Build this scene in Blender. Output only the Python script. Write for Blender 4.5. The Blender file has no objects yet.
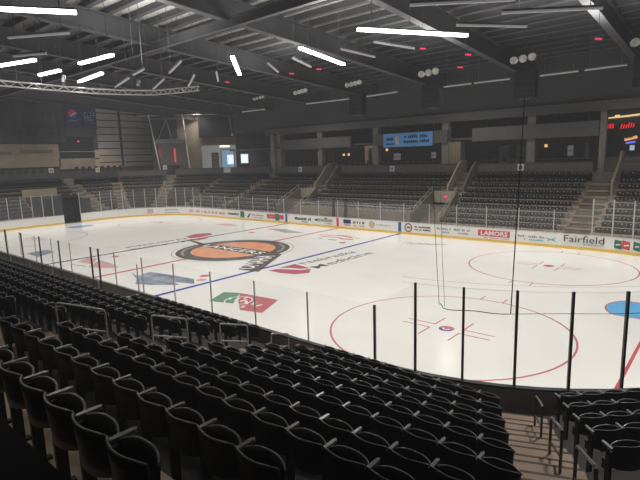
import bpy, math, random
import numpy as np
from mathutils import Vector, Matrix

HAZE_GLOW = .00046
F = 0.3048            # everything below is laid out in feet
PI = math.pi
random.seed(4)
scene = bpy.context.scene
COL = scene.collection

# ------------------------------------------------------------------ materials
def mat(name, col, rough=0.6, metal=0.0, spec=0.4, noise=0.0, nscale=3.0, bump=0.0, emit=None, estr=0.0):
    m = bpy.data.materials.new(name); m.use_nodes = True
    nt = m.node_tree; b = nt.nodes['Principled BSDF']
    b.inputs['Base Color'].default_value = (*col, 1)
    b.inputs['Roughness'].default_value = rough
    b.inputs['Metallic'].default_value = metal
    b.inputs['Specular IOR Level'].default_value = spec
    if noise or bump:
        tc = nt.nodes.new('ShaderNodeTexCoord'); nz = nt.nodes.new('ShaderNodeTexNoise')
        nz.inputs['Scale'].default_value = nscale; nz.inputs['Detail'].default_value = 5
        nt.links.new(tc.outputs['Object'], nz.inputs['Vector'])
        if noise:
            mp = nt.nodes.new('ShaderNodeMapRange')
            mp.inputs['From Min'].default_value = 0.3; mp.inputs['From Max'].default_value = 0.7
            mp.inputs['To Min'].default_value = 1 - noise; mp.inputs['To Max'].default_value = 1 + noise
            nt.links.new(nz.outputs['Fac'], mp.inputs['Value'])
            mx = nt.nodes.new('ShaderNodeVectorMath'); mx.operation = 'SCALE'
            mx.inputs[0].default_value = col
            nt.links.new(mp.outputs['Result'], mx.inputs['Scale'])
            nt.links.new(mx.outputs['Vector'], b.inputs['Base Color'])
        if bump:
            bp = nt.nodes.new('ShaderNodeBump'); bp.inputs['Strength'].default_value = bump
            nt.links.new(nz.outputs['Fac'], bp.inputs['Height']); nt.links.new(bp.outputs['Normal'], b.inputs['Normal'])
    if emit:
        b.inputs['Emission Color'].default_value = (*emit, 1); b.inputs['Emission Strength'].default_value = estr
    return m

def glass_mat(name, haze, tint=(1, 1, 1), gloss=0.04):
    m = bpy.data.materials.new(name); m.use_nodes = True
    nt = m.node_tree; nt.nodes.clear()
    out = nt.nodes.new('ShaderNodeOutputMaterial')
    tr = nt.nodes.new('ShaderNodeBsdfTransparent'); tr.inputs['Color'].default_value = (*tint, 1)
    df = nt.nodes.new('ShaderNodeBsdfDiffuse'); df.inputs['Color'].default_value = (.75, .76, .76, 1)  # whitish diffuse share stands in for reflections hazing the panes
    gl = nt.nodes.new('ShaderNodeBsdfGlossy'); gl.inputs['Roughness'].default_value = 0.05
    m1 = nt.nodes.new('ShaderNodeMixShader'); m1.inputs['Fac'].default_value = haze
    m2 = nt.nodes.new('ShaderNodeMixShader'); m2.inputs['Fac'].default_value = gloss
    nt.links.new(tr.outputs[0], m1.inputs[1]); nt.links.new(df.outputs[0], m1.inputs[2])
    nt.links.new(m1.outputs[0], m2.inputs[1]); nt.links.new(gl.outputs[0], m2.inputs[2])
    nt.links.new(m2.outputs[0], out.inputs['Surface'])
    return m

M = {}
M['ice'] = mat('ice', (.80, .79, .765), .16, spec=.35, noise=.035, nscale=.35)
M['ice_red'] = mat('ice_red', (.55, .10, .12), .2)
M['ice_blue'] = mat('ice_blue', (.045, .075, .40), .2)
M['ice_navy'] = mat('ice_navy', (.06, .07, .17), .2)
M['ice_crease'] = mat('ice_crease', (.13, .42, .74), .2)
M['ice_orange'] = mat('ice_orange', (.74, .34, .20), .2, noise=.12, nscale=1.0)
M['ice_char'] = mat('ice_char', (.125, .115, .11), .2)
M['ice_text'] = mat('ice_text', (.19, .185, .18), .2)
M['ice_grey'] = mat('ice_grey', (.42, .42, .42), .2)
M['ice_white'] = mat('ice_white', (.80, .79, .77), .2)
M['ice_crim'] = mat('ice_crim', (.46, .12, .17), .2)
M['ice_pink'] = mat('ice_pink', (.66, .38, .385), .2)
M['ice_steel'] = mat('ice_steel', (.26, .305, .385), .2, noise=.35, nscale=1.2)
M['ice_green'] = mat('ice_green', (.17, .30, .22), .2)
M['ice_rose'] = mat('ice_rose', (.52, .17, .19), .2)
M['board'] = mat('board_white', (.78, .77, .74), .35, noise=.03, nscale=2)
M['kick'] = mat('kick_yellow', (.75, .50, .10), .4)
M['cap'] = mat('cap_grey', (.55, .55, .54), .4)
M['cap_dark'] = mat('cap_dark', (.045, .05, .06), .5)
M['board_back'] = mat('board_back', (.30, .265, .23), .6, noise=.1)
M['post_light'] = mat('post_light', (.5, .5, .49), .35, metal=.4)
M['post_dark'] = mat('post_dark', (.06, .061, .065), .4, metal=.3)
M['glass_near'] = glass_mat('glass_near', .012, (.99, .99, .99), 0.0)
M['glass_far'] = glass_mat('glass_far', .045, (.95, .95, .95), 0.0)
M['seat'] = mat('seat_black', (.0045, .0045, .0048), .42, spec=.22)
M['seat_rim_glint'] = mat('seat_rim_glint', (.13, .13, .133), .3, spec=.6)  # bright edge highlight of the black seats, put into the colour
M['arm'] = mat('arm_grey', (.15, .15, .15), .3, spec=.6)
M['leg'] = mat('seat_leg', (.005, .005, .0055), .5, spec=.2)
M['far_seat'] = mat('far_seat', (.011, .011, .012), .55, spec=.25)
M['far_rim_lit'] = mat('far_rim_lit', (.22, .22, .22), .45)  # lit seat tops and arms of the far rows, brightness in the colour
M['far_dot'] = mat('far_dot', (.50, .50, .50), .4)  # small pale patch on the front of each distant folded seat
M['tread'] = mat('tread', (.15, .125, .105), .85, noise=.2, nscale=.8, bump=.05)
M['tread_shaded'] = mat('tread_shaded', (.020, .017, .0145), .85, noise=.2, nscale=.8, bump=.05)  # same concrete as the other tiers, shade of the near rows in its colour
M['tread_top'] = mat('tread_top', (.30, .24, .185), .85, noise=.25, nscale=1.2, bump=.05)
M['step'] = mat('step', (.22, .155, .112), .8, noise=.22, nscale=.9, bump=.05)
M['nosing'] = mat('nosing', (.03, .022, .018), .7)
M['concrete'] = mat('concrete', (.20, .18, .16), .8, noise=.15, nscale=.5)
M['fascia'] = mat('fascia', (.135, .118, .10), .75, noise=.1, nscale=.6)
M['parapet'] = mat('parapet_brown', (.23, .195, .16), .75, noise=.08, nscale=.5)
M['step_far'] = mat('step_far', (.13, .105, .085), .8, noise=.2, nscale=.9)
M['tan'] = mat('tan', (.44, .355, .25), .8, noise=.12, nscale=.5)
M['tan_dark'] = mat('tan_dark', (.27, .225, .17), .8, noise=.12, nscale=.5)
M['wall'] = mat('arena_wall', (.075, .075, .078), .8, noise=.12, nscale=.2)
M['siding'] = mat('siding', (.34, .325, .30), .75, noise=.1, nscale=.3)
M['girt'] = mat('girt', (.03, .03, .03), .8)
M['black'] = mat('black', (.008, .008, .009), .7)
M['band'] = mat('suite_band', (.125, .122, .118), .75, noise=.08, nscale=.4)
M['soffit'] = mat('soffit', (.10, .10, .098), .8, noise=.08, nscale=.3)
M['column'] = mat('column', (.25, .225, .19), .8, noise=.1, nscale=.6)
M['deck'] = mat('deck', (.80, .80, .78), .8, noise=.12, nscale=.25)
M['deck_shaded'] = mat('deck_shaded', (.16, .161, .168), .85, noise=.15, nscale=.2)  # same roof deck where less light reaches, the dimness put into the colour
M['steel'] = mat('roof_steel', (.105, .107, .113), .6, noise=.1, nscale=.3)
M['steel_light'] = mat('roof_steel_light', (.13, .132, .138), .6)
M['chrome'] = mat('rail_steel', (.36, .355, .345), .34, metal=.25)
M['rail_dark'] = mat('rail_dark', (.10, .09, .085), .35, metal=.7)
M['lit'] = mat('lit_tube', (1, 1, 1), .5, emit=(1, .985, .95), estr=16)
M['dim'] = mat('dim_tube', (.50, .50, .50), .5, emit=(.9, .93, 1), estr=.10)
M['housing'] = mat('housing', (.30, .30, .31), .5)
M['red_lamp'] = mat('red_lamp', (.5, .02, .05), .4, emit=(1, .06, .16), estr=.75)
M['lens'] = mat('flood_lens', (.40, .40, .37), .25, emit=(.95, .97, .9), estr=.07, noise=.5, nscale=2.5)
M['speaker'] = mat('speaker', (.030, .030, .032), .8)
M['curtain'] = mat('curtain', (.055, .056, .058), .95, noise=.3, nscale=.4)
M['ban_navy'] = mat('banner_navy', (.022, .032, .10), .7)
M['white'] = mat('white', (.75, .75, .74), .5)
M['red'] = mat('red', (.60, .05, .06), .5)
M['blue'] = mat('blue', (.04, .13, .5), .5)
M['txt'] = mat('text_dark', (.03, .03, .035), .6)
M['txt_grey'] = mat('text_grey', (.28, .28, .29), .6)
M['ad_red'] = mat('ad_red', (.62, .07, .09), .5)
M['ad_pink'] = mat('ad_pink', (.62, .25, .27), .5)
M['ad_green'] = mat('ad_green', (.04, .17, .11), .5)
M['ad_teal'] = mat('ad_teal', (.10, .42, .47), .5)
M['ad_gold'] = mat('ad_gold', (.48, .34, .18), .5)
M['ad_blue'] = mat('ad_blue', (.04, .10, .33), .5)
M['ban_blue'] = mat('banner_blue', (.10, .30, .62), .6, emit=(.12, .34, .7), estr=.14)  # cloth glows slightly in place of light falling on it
M['ban_txt'] = mat('banner_text', (.012, .03, .10), .6)
M['paper'] = mat('paper', (.62, .62, .62), .6, emit=(.8, .8, .8), estr=.05)  # sign plates emit a little in place of light on them
M['score_glass'] = mat('score_face', (.17, .155, .15), .35)
M['led_red'] = mat('led_red', (.5, .02, .02), .4, emit=(1, .10, .09), estr=.55)
M['led_dull'] = mat('led_dull', (.4, .05, .04), .4, emit=(1, .12, .10), estr=.16)
M['window'] = mat('bright_window', (.8, .85, .9), .3, emit=(.80, .90, 1), estr=1.0)
M['window_blue'] = mat('blue_window', (.25, .42, .6), .3, emit=(.30, .50, .72), estr=.40)
M['lobby'] = mat('lobby_wall', (.5, .5, .48), .7, emit=(.55, .56, .56), estr=.22)  # wall emits faintly itself in place of the lobby's lighting
M['warm_lamp'] = mat('warm_lamp', (1, .8, .5), .4, emit=(1, .60, .22), estr=.9)
M['lobby_lamp'] = mat('lobby_lamp', (1, .95, .8), .4, emit=(1, .93, .72), estr=1.3)
M['warm_strip'] = mat('warm_strip', (1, .8, .5), .4, emit=(1, .72, .30), estr=.85)
M['neon_red'] = mat('neon_red', (.5, .01, .02), .4, emit=(1, .02, .03), estr=.95)
M['neon_blue'] = mat('neon_blue', (.1, .1, .5), .4, emit=(.16, .22, 1), estr=.9)
M['screen'] = mat('screen', (.4, .45, .5), .4, emit=(.60, .68, .78), estr=.55)
M['screen_dim'] = mat('screen_dim', (.3, .3, .3), .4, emit=(.5, .5, .5), estr=.16)
M['screen_warm'] = mat('screen_warm', (.5, .3, .2), .4, emit=(1, .42, .16), estr=.9)
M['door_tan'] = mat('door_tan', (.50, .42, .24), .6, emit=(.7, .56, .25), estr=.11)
M['net'] = mat('net_cord', (.02, .02, .022), .8)
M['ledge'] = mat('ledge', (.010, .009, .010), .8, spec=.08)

# ------------------------------------------------------------------ mesh helpers
class MB:
    def __init__(s): s.v = []; s.f = []; s.mi = []
    def add(s, vs, fs, mi=0):
        o = len(s.v); s.v += [tuple(p) for p in vs]; s.f += [tuple(i + o for i in f) for f in fs]; s.mi += [mi] * len(fs); return s
    def box(s, c, size, rz=0.0, mi=0):
        x, y, z = (a / 2 for a in size); ca, sa = math.cos(rz), math.sin(rz)
        vs = []
        for dz in (-z, z):
            for dx, dy in ((-x, -y), (x, -y), (x, y), (-x, y)):
                vs.append((c[0] + dx * ca - dy * sa, c[1] + dx * sa + dy * ca, c[2] + dz))
        return s.add(vs, [(3, 2, 1, 0), (4, 5, 6, 7), (0, 1, 5, 4), (1, 2, 6, 5), (2, 3, 7, 6), (3, 0, 4, 7)], mi)
    def prism(s, poly, z0, z1, mi=0):
        n = len(poly)
        vs = [(p[0], p[1], z0) for p in poly] + [(p[0], p[1], z1) for p in poly]
        fs = [tuple(range(n - 1, -1, -1)), tuple(range(n, 2 * n))] + [(i, (i + 1) % n, n + (i + 1) % n, n + i) for i in range(n)]
        return s.add(vs, fs, mi)
    def poly(s, pts, mi=0): return s.add(pts, [tuple(range(len(pts)))], mi)
    def beam(s, a, b, w, h, mi=0, up=(0, 0, 1)):
        a, b = Vector(a), Vector(b); d = (b - a).normalized(); u = Vector(up)
        sd = d.cross(u); sd = sd.normalized() if sd.length > 1e-5 else Vector((1, 0, 0)); u = sd.cross(d)
        vs = [p + sd * i * w / 2 + u * j * h / 2 for p in (a, b) for i, j in ((-1, -1), (1, -1), (1, 1), (-1, 1))]
        return s.add(vs, [(0, 1, 2, 3), (7, 6, 5, 4), (0, 4, 5, 1), (1, 5, 6, 2), (2, 6, 7, 3), (3, 7, 4, 0)], mi)
    def tube(s, pts, r, n=6, mi=0):
        pts = [Vector(p) for p in pts]; rings = []
        for i, p in enumerate(pts):
            d = (pts[min(i + 1, len(pts) - 1)] - pts[max(i - 1, 0)]).normalized()
            a = Vector((0, 0, 1)) if abs(d.z) < .9 else Vector((1, 0, 0))
            u = d.cross(a).normalized(); w = d.cross(u)
            rings.append([p + (u * math.cos(2 * PI * k / n) + w * math.sin(2 * PI * k / n)) * r for k in range(n)])
        vs = [q for R_ in rings for q in R_]; fs = []
        for i in range(len(pts) - 1):
            for k in range(n):
                fs.append((i * n + k, i * n + (k + 1) % n, (i + 1) * n + (k + 1) % n, (i + 1) * n + k))
        fs.append(tuple(range(n - 1, -1, -1))); m_ = (len(pts) - 1) * n; fs.append(tuple(range(m_, m_ + n)))
        return s.add(vs, fs, mi)
    def disc(s, c, r, nrm=(0, 0, 1), n=16, mi=0):
        nrm = Vector(nrm).normalized(); a = Vector((0, 0, 1)) if abs(nrm.z) < .9 else Vector((1, 0, 0))
        u = nrm.cross(a).normalized(); w = nrm.cross(u); c = Vector(c)
        return s.poly([c + (u * math.cos(2 * PI * k / n) + w * math.sin(2 * PI * k / n)) * r for k in range(n)], mi)
    def ring(s, cx, cy, r0, r1, z, a0=0, a1=2 * PI, n=64, mi=0):
        for k in range(n):
            t0 = a0 + (a1 - a0) * k / n; t1 = a0 + (a1 - a0) * (k + 1) / n
            s.poly([(cx + r0 * math.cos(t0), cy + r0 * math.sin(t0), z), (cx + r1 * math.cos(t0), cy + r1 * math.sin(t0), z),
                    (cx + r1 * math.cos(t1), cy + r1 * math.sin(t1), z), (cx + r0 * math.cos(t1), cy + r0 * math.sin(t1), z)], mi)
        return s
    def text(s, body, org, ux, uy, h, width=None, align='CENTER', mi=0, bold=0.0):
        """flat lettering: org = centre of the baseline, ux / uy = writing and up directions, h = capital height"""
        cu = bpy.data.curves.new('t', 'FONT'); cu.body = body; cu.align_x = align; cu.resolution_u = 2; cu.offset = bold
        o = bpy.data.objects.new('t', cu); COL.objects.link(o)
        dg = bpy.context.evaluated_depsgraph_get(); me = bpy.data.meshes.new_from_object(o.evaluated_get(dg))
        xs = [v.co.x for v in me.vertices]; sc = h / .7
        if not xs: return s
        sx = sc if width is None else width / (max(xs) - min(xs))
        org, ux, uy = Vector(org), Vector(ux), Vector(uy)
        vs = [org + ux * v.co.x * sx + uy * v.co.y * sc for v in me.vertices]
        s.add(vs, [tuple(p.vertices) for p in me.polygons], mi)
        bpy.data.objects.remove(o); bpy.data.curves.remove(cu); bpy.data.meshes.remove(me)
        return s
    def mesh(s, name, mats, org=(0, 0, 0), smooth=False):
        me = bpy.data.meshes.new(name)
        me.from_pydata([((x - org[0]) * F, (y - org[1]) * F, (z - org[2]) * F) for x, y, z in s.v], [], s.f)
        for m in (mats if isinstance(mats, (list, tuple)) else [mats]): me.materials.append(m)
        if any(s.mi): me.polygons.foreach_set('material_index', s.mi)
        if smooth: me.polygons.foreach_set('use_smooth', [True] * len(me.polygons))
        me.update(); return me

def origin(o):
    p = [0, 0, 0]
    while o is not None:
        p = [a + b / F for a, b in zip(p, o.location)]; o = o.parent
    return p
def obj(name, mb, mats, parent=None, loc=None, smooth=False, label=None, cat=None, group=None, kind=None):
    """one mesh object; mb is in world feet, loc its origin"""
    po = origin(parent) if parent is not None else (0, 0, 0)
    if loc is None: loc = po
    o = bpy.data.objects.new(name, mb.mesh(name, mats, loc, smooth))
    o.location = [(a - b) * F for a, b in zip(loc, po)]
    COL.objects.link(o); o.parent = parent
    return tag(o, label, cat, group, kind)
def tag(o, label=None, cat=None, group=None, kind=None):
    if label: o['label'] = label
    if cat: o['category'] = cat
    if group: o['group'] = group
    if kind: o['kind'] = kind
    return o
def thing(name, label, cat, loc, group=None, rz=0.0, kind=None):
    o = bpy.data.objects.new(name, None); o.empty_display_size = .1
    o.location = [a * F for a in loc]; o.rotation_euler.z = rz; COL.objects.link(o)
    return tag(o, label, cat, group, kind)
def ordinal(n):
    w = ['', 'first', 'second', 'third', 'fourth', 'fifth', 'sixth', 'seventh', 'eighth', 'ninth', 'tenth', 'eleventh', 'twelfth', 'thirteenth',
         'fourteenth', 'fifteenth', 'sixteenth', 'seventeenth', 'eighteenth', 'nineteenth', 'twentieth']
    if n <= 20: return w[n]
    t = {2: 'twenty', 3: 'thirty', 4: 'forty', 5: 'fifty', 6: 'sixty', 7: 'seventy'}[n // 10]
    return t + '-' + w[n % 10] if n % 10 else t[:-1] + 'ieth'

# ------------------------------------------------------------------ camera
def cam_basis(y, p, r):
    f = Vector((math.sin(y) * math.cos(p), math.cos(y) * math.cos(p), math.sin(p)))
    rt = Vector((math.cos(y), -math.sin(y), 0)); up = rt.cross(f)
    return math.cos(r) * rt + math.sin(r) * up, -math.sin(r) * rt + math.cos(r) * up, f
CP = Vector((96.2416, -78.0760, 22.1259)); FPX = 489.49
RT, UP, FW = cam_basis(-.7111615, -.1655745, -.0294066)
cam = bpy.data.cameras.new('camera'); co = bpy.data.objects.new('camera', cam); COL.objects.link(co)
cam.sensor_fit = 'HORIZONTAL'; cam.sensor_width = 36; cam.lens = FPX / 640 * 36; cam.clip_start = .05; cam.clip_end = 500
mw = Matrix((RT, UP, -FW)).transposed().to_4x4(); mw.translation = CP * F
co.matrix_world = mw; scene.camera = co
def proj(p):
    d = Vector(p) - CP; z = d.dot(FW)
    return (320 + FPX * d.dot(RT) / z, 240 - FPX * d.dot(UP) / z, z) if z > .3 else (-9999, 0, z)

# ------------------------------------------------------------------ rink outline
HX, HY, RC = 100.0, 42.5, 28.0
CX, CY = HX - RC, HY - RC
def rink_poly(off=0.0, n=14):
    pts = []
    for cx, cy, a in ((CX, CY, 0), (-CX, CY, 90), (-CX, -CY, 180), (CX, -CY, 270)):
        for k in range(n + 1):
            t = math.radians(a + 90 * k / n); pts.append((cx + (RC + off) * math.cos(t), cy + (RC + off) * math.sin(t)))
    return pts

# ------------------------------------------------------------------ ice and its paint
ice = obj('floor_ice', MB().prism(rink_poly(0.0), -.3, 0), M['ice'], kind='structure')
def paint(name, mb, m, label=None):
    o = obj(name, mb, m, ice, label=label); return o
def rect(x0, x1, y0, y1, z=.012): return MB().poly([(x0, y0, z), (x1, y0, z), (x1, y1, z), (x0, y1, z)])
BX = 22.76
paint('center_line', rect(-.5, .5, -HY, HY), M['ice_red'], 'red painted centre line')
paint('blue_line', rect(BX - .5, BX + .5, -HY, HY), M['ice_blue'], 'blue line in front of the medical logo')
paint('blue_line', rect(-BX - .5, -BX + .5, -HY, HY), M['ice_navy'], 'dark blue line beyond the orange logo')
for sx in (1, -1):
    yy = CY + math.sqrt(RC ** 2 - (89 - CX) ** 2)
    paint('goal_line', rect(sx * 89 - .17, sx * 89 + .17, -yy, yy), M['ice_red'])
    pts = [(sx * 89, -4, .011)] + [(sx * (89 - 6 * math.sin(t)) if sx > 0 else sx * (89 - 6 * math.sin(t)), 6 * -math.cos(t) if abs(math.cos(t)) < .667 else math.copysign(4, -math.cos(t)), .011) for t in np.linspace(.2, PI - .2, 25)] + [(sx * 89, 4, .011)]
    paint('goal_crease', MB().poly(pts), M['ice_crease'], 'light blue goal crease')
    mb = MB()
    q = [(p[0], p[1], .014) for p in pts]
    for a, b in zip(q[:-1], q[1:]): mb.beam(a, b, .2, .004)
    paint('crease_outline', mb, M['ice_red'])
    for sy in (1, -1):
        cx, cy = sx * 69, sy * 22
        paint('faceoff_circle', MB().ring(cx, cy, 14.83, 15.08, .012), M['ice_rose'], 'thin red faceoff circle')
        sp = MB().ring(cx, cy, 0.0, 1.0, .012, n=24)
        paint('faceoff_spot', sp, M['ice_rose'])
        mk = MB()
        for qx in (1, -1):
            for qy in (1, -1):
                mk.box((cx + qx * 2.0 + qx * 2, cy + qy * .75, .012), (4, .2, .004)); mk.box((cx + qx * 2.0, cy + qy * (.75 + 1.5), .012), (.2, 3, .004))
        for qy in (1, -1):
            for qx in (1, -1): mk.box((cx + qx * 1.7, cy + qy * 16, .012), (.2, 2, .004))
        paint('faceoff_hash_marks', mk, M['ice_rose'])
for sx, sy in ((1, -1), (1, 1), (-1, -1), (-1, 1)):
    paint('neutral_zone_spot', MB().ring(sx * 17.8, sy * 22, 0, 1.0, .013, n=24), M['ice_rose'])
mb = MB().ring(69, -22, .55, .95, .017, a0=PI * 1.1, a1=2 * PI - .3, n=16); paint('spot_logo', mb, M['ice_blue'])
mb = MB().ring(69, -22, .30, .55, .020, a0=PI, a1=2 * PI, n=16); paint('spot_logo_core', mb, M['ice_white'])
paint('center_circle', MB().ring(0, 0, 15.0, 15.3, .012), M['ice_grey'])
# centre logo: charcoal ring, orange field, slanted LANCERS band, OMAHA band reaching the blue line
paint('center_logo_ring', MB().ring(0, 0, 10.6, 14.2, .014, n=72), M['ice_char'], 'charcoal ring of the centre ice logo')
paint('center_logo_field', MB().ring(0, 0, 0, 10.7, .013, n=72), M['ice_orange'], 'orange disc of the centre ice logo')
ud = Vector((.72, .69, 0)).normalized()
wdir = Vector((math.cos(math.radians(8)), math.sin(math.radians(8)), 0))
def ipoly(name, pts, m, z=.015, label=None): return paint(name, MB().poly([(x, y, z) for x, y in pts]), M[m], label)
ipoly('lance_shaft', [(-22.6, 2.2), (-22.0, 3.1), (-12.5, .9), (-13.2, -.6)], 'ice_char', .016)
ipoly('name_band', [(-14.4, -1.9), (-13.6, 1.9), (13.2, 2.9), (14.4, -2.0)], 'ice_char', .016)
paint('name_lettering', MB().text('LANCERS', (-.3, -1.2, .020), (1, .02, 0), (-.18, 1, 0), 2.7, 22, bold=.015), M['ice_white'])
ipoly('city_band', [(18.96, -14.45), (24.2, -13.65), (15.2, 2.14), (8.2, 2.5)], 'ice_char', .017)
paint('city_lettering', MB().text('OMAHA', (18.3, -6.6, .022), (-.43, .90, 0), (-.93, -.36, 0), 4.2, 14.0, bold=.02), M['ice_white'])
for a0, s in ((200, 'CENTER'), (20, 'CENTER')):
    tb = MB()
    for k in range(9):
        t = math.radians(a0 + k * 6); tb.box((12.6 * math.cos(t), 12.6 * math.sin(t), .018), (.7, .8, .002), t)
    paint('ring_lettering', tb, M['ice_grey'])
# medical logos either side of the centre
ipoly('medical_mark', [(24.9, -11.7), (25.7, -9.6), (28.1, -8.6), (30.1, -7.8), (31.4, -5.9), (33.4, -8.7), (31.8, -11.1), (28.6, -11.9)], 'ice_crim')
ipoly('medical_mark', [(25.2, -8.8), (25.3, -4.2), (31.0, -5.4), (29.4, -7.0), (27.1, -7.6)], 'ice_crim')
paint('medical_lettering', MB().text('Nebraska', (28.1, 5.0, .014), (.07, 1, 0), (-1, .05, 0), 2.4, 17.0, bold=.012), M['ice_text'])
paint('medical_lettering', MB().text('Medicine', (32.6, 4.8, .014), (.03, 1, 0), (-1, .05, 0), 2.6, 19.5, bold=.012), M['ice_text'])
ipoly('medical_mark', [(-29.3, 5.8), (-31.5, 10.7), (-29.0, 14.5), (-25.5, 13.0), (-24.5, 7.5), (-25.6, 4.8)], 'ice_crim')
ipoly('medical_mark', [(-24.2, 3.1), (-22.9, 6.4), (-23.3, 9.9), (-20.7, 7.2), (-20.0, 3.6)], 'ice_crim')
paint('medical_lettering', MB().text('Nebraska', (-27.6, -5.0, .014), (-.06, -1, 0), (1, -.05, 0), 2.0, 18.0, bold=.012), M['ice_text'])
paint('medical_lettering', MB().text('Medicine', (-23.6, -6.2, .014), (-.06, -1, 0), (1, -.05, 0), 2.0, 18.0, bold=.012), M['ice_text'])
# near-side ice sponsors
ipoly('green_red_sponsor_logo', [(32.83, -32.25), (30.5, -27.4), (33.3, -26.2), (37.2, -30.9)], 'ice_green', .013)
ipoly('green_red_sponsor_logo', [(33.3, -26.2), (41.7, -25.4), (44.5, -31.5), (40.7, -32.5), (36.4, -29.2)], 'ice_rose', .014)
mb = MB().ring(36.6, -29.3, 2.1, 2.35, .019, n=24); paint('sponsor_ring', mb, M['ice_white'])
mb = MB()
for k, (x0, y0, l) in enumerate(((34.6, -29.4, 1.2), (35.9, -29.0, 1.6), (37.3, -28.9, 1.3), (38.5, -29.3, 1.8), (39.9, -29.0, 1.3), (41.3, -29.4, 1.5), (38.0, -30.9, .9), (39.8, -31.1, 1.0), (36.4, -27.6, .9))):
    mb.box((x0, y0, .021), (.5, l, .002), .9 - .5 * (k % 3))
paint('sponsor_strokes', mb, M['ice_white'])
ipoly('blue_grey_sponsor_logo', [(1.7, -28.6), (6.2, -29.8), (5.2, -26.3), (11.5, -25.3), (18.1, -24.7), (21.5, -27.0), (17, -28.4), (19.8, -29.0), (15.1, -32.2), (12, -33.4), (8.5, -31.2)], 'ice_steel')
mb = MB()
for k in range(6): mb.box((7.5 + 1.9 * k, -28.9 + .3 * (k % 3), .018), (3.2, .28, .002), .5)
paint('sponsor_strokes', mb, M['ice_grey'])
paint('pink_oval', MB().ring(20, -24.4, 0, 1.0, .013, n=20), M['ice_pink'])
ipoly('red_sponsor_logo', [(-19.2, -30.4), (-22.6, -26.5), (-18.8, -26.1), (-13.9, -29.5)], 'ice_pink')
ipoly('red_sponsor_logo', [(-11.4, -31.6), (-16.9, -26.3), (-9.6, -26.8), (-4.5, -28.2), (-8.0, -30.5)], 'ice_pink')
mb = MB().box((-13, -29.4, .018), (8, .4, .002), .1).box((-15, -32, .018), (6, .5, .002), .15).box((-9, -27.8, .018), (7, .3, .002), .1)
paint('sponsor_strokes', mb, M['ice_grey'])
ipoly('blue_grey_sponsor_logo', [(-42.8, -33.2), (-44, -27.8), (-38.3, -28.0), (-34.4, -33.6)], 'ice_steel')
# far-side ice sponsors
mb = MB()
for x, y, l, w, r in ((7, 30, 7, .8, .2), (12, 30.6, 6, .9, -.2), (16, 29.6, 3.5, .7, .3), (9.5, 27.6, 7, .8, .15), (15.2, 27.0, 4.4, 1.2, .1), (12, 32.2, 5, .5, .1)): mb.box((x, y, .014), (l, w, .002), r)
paint('red_script_sponsor_logo', mb, M['ice_rose'])
mb = MB()
for x, y, l, w in ((12.6, 24.2, 2.6, .6), (8, 24.6, 1.4, .4)): mb.box((x, y, .014), (l, w, .002), .15)
paint('red_script_sponsor_logo', mb, M['ice_char'])
ipoly('blue_grey_sponsor_logo', [(-20.4, 30.4), (-13.9, 32.7), (-2.4, 29.6), (-7.9, 26.6)], 'ice_grey')
mb = MB()
for k in range(5): mb.box((-15 + 2.3 * k, 30 - .3 * k, .018), (4, .5, .002), .2)
paint('sponsor_strokes', mb, M['ice_steel'])
ipoly('red_sponsor_logo', [(-46.5, 28.7), (-39, 28.2), (-33.0, 30.2), (-38, 31.6), (-43.3, 31.9)], 'ice_pink')
mb = MB()
for k in range(5): mb.box((32.3 + 2.1 * k, 30.4 + .6 * k, .014), (2.7, .8, .002), .55)
mb.box((37, 30.2, .014), (8, .5, .002), .5)
paint('grey_sponsor_logo', mb, M['ice_grey'])

# ------------------------------------------------------------------ dasher boards
def arc(cx, cy, a0, a1, n, r=RC): return [(cx + r * math.cos(math.radians(a0 + (a1 - a0) * k / n)), cy + r * math.sin(math.radians(a0 + (a1 - a0) * k / n))) for k in range(n + 1)]
def line(a, b, n): return [(a[0] + (b[0] - a[0]) * k / n, a[1] + (b[1] - a[1]) * k / n) for k in range(n + 1)]
def outn(p):
    x, y = p; qx = max(-CX, min(CX, x)); qy = max(-CY, min(CY, y)); d = Vector((x - qx, y - qy)); return d.normalized() if d.length > 1e-4 else Vector((0, 1))
def strip(path, o0, o1, z0, z1, mi_out=0):
    mb = MB(); n = len(path); vs = []
    for p in path:
        nn = outn(p)
        for o, z in ((o0, z0), (o1, z0), (o1, z1), (o0, z1)): vs.append((p[0] + nn.x * o, p[1] + nn.y * o, z))
    fs = []; mi = []
    for i in range(n - 1):
        for k in range(4): fs.append((4 * i + k, 4 * i + (k + 1) % 4, 4 * i + 4 + (k + 1) % 4, 4 * i + 4 + k)); mi.append(mi_out if k == 1 else 0)
    fs += [(0, 1, 2, 3), tuple(4 * (n - 1) + k for k in (3, 2, 1, 0))]; mi += [0, 0]
    mb.v = vs; mb.f = fs; mb.mi = mi; return mb
def boards(label, path, dark=False):
    c = path[len(path) // 2]
    t = thing('dasher_boards', label, 'rink boards', (c[0], c[1], 0))
    obj('board_panel', strip(path, 0, .3, .66, 3.38, 1), [M['board'], M['board_back']], t)
    obj('kickplate', strip(path, -.04, .3, 0, .66, 1), [M['kick'], M['board_back']], t, label='yellow kickplate')
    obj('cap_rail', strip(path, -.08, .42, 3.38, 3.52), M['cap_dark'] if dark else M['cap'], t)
    return t
far_b = boards('long white boards with sponsor adverts along the far side of the ice', line((-CX, HY), (CX, HY), 18))
boards('curved white boards with yellow kickplate at the far right corner', arc(CX, CY, 90, 0, 14))
cfl = boards('curved white boards right of the dark rink gate at the far left corner', arc(-CX, CY, 90, 180, 14) + [(-HX, 6.2)])
boards('plain white boards left of the dark rink gate', [(-HX, -.2), (-HX, -CY)] + arc(-CX, -CY, 180, 225, 7)[1:])
boards('near left curved boards behind the glass of the bench end', arc(-CX, -CY, 225, 270, 7))
boards('long near side boards below the glass in front of the black seats', line((-CX, -HY), (CX, -HY), 18), True)
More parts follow.
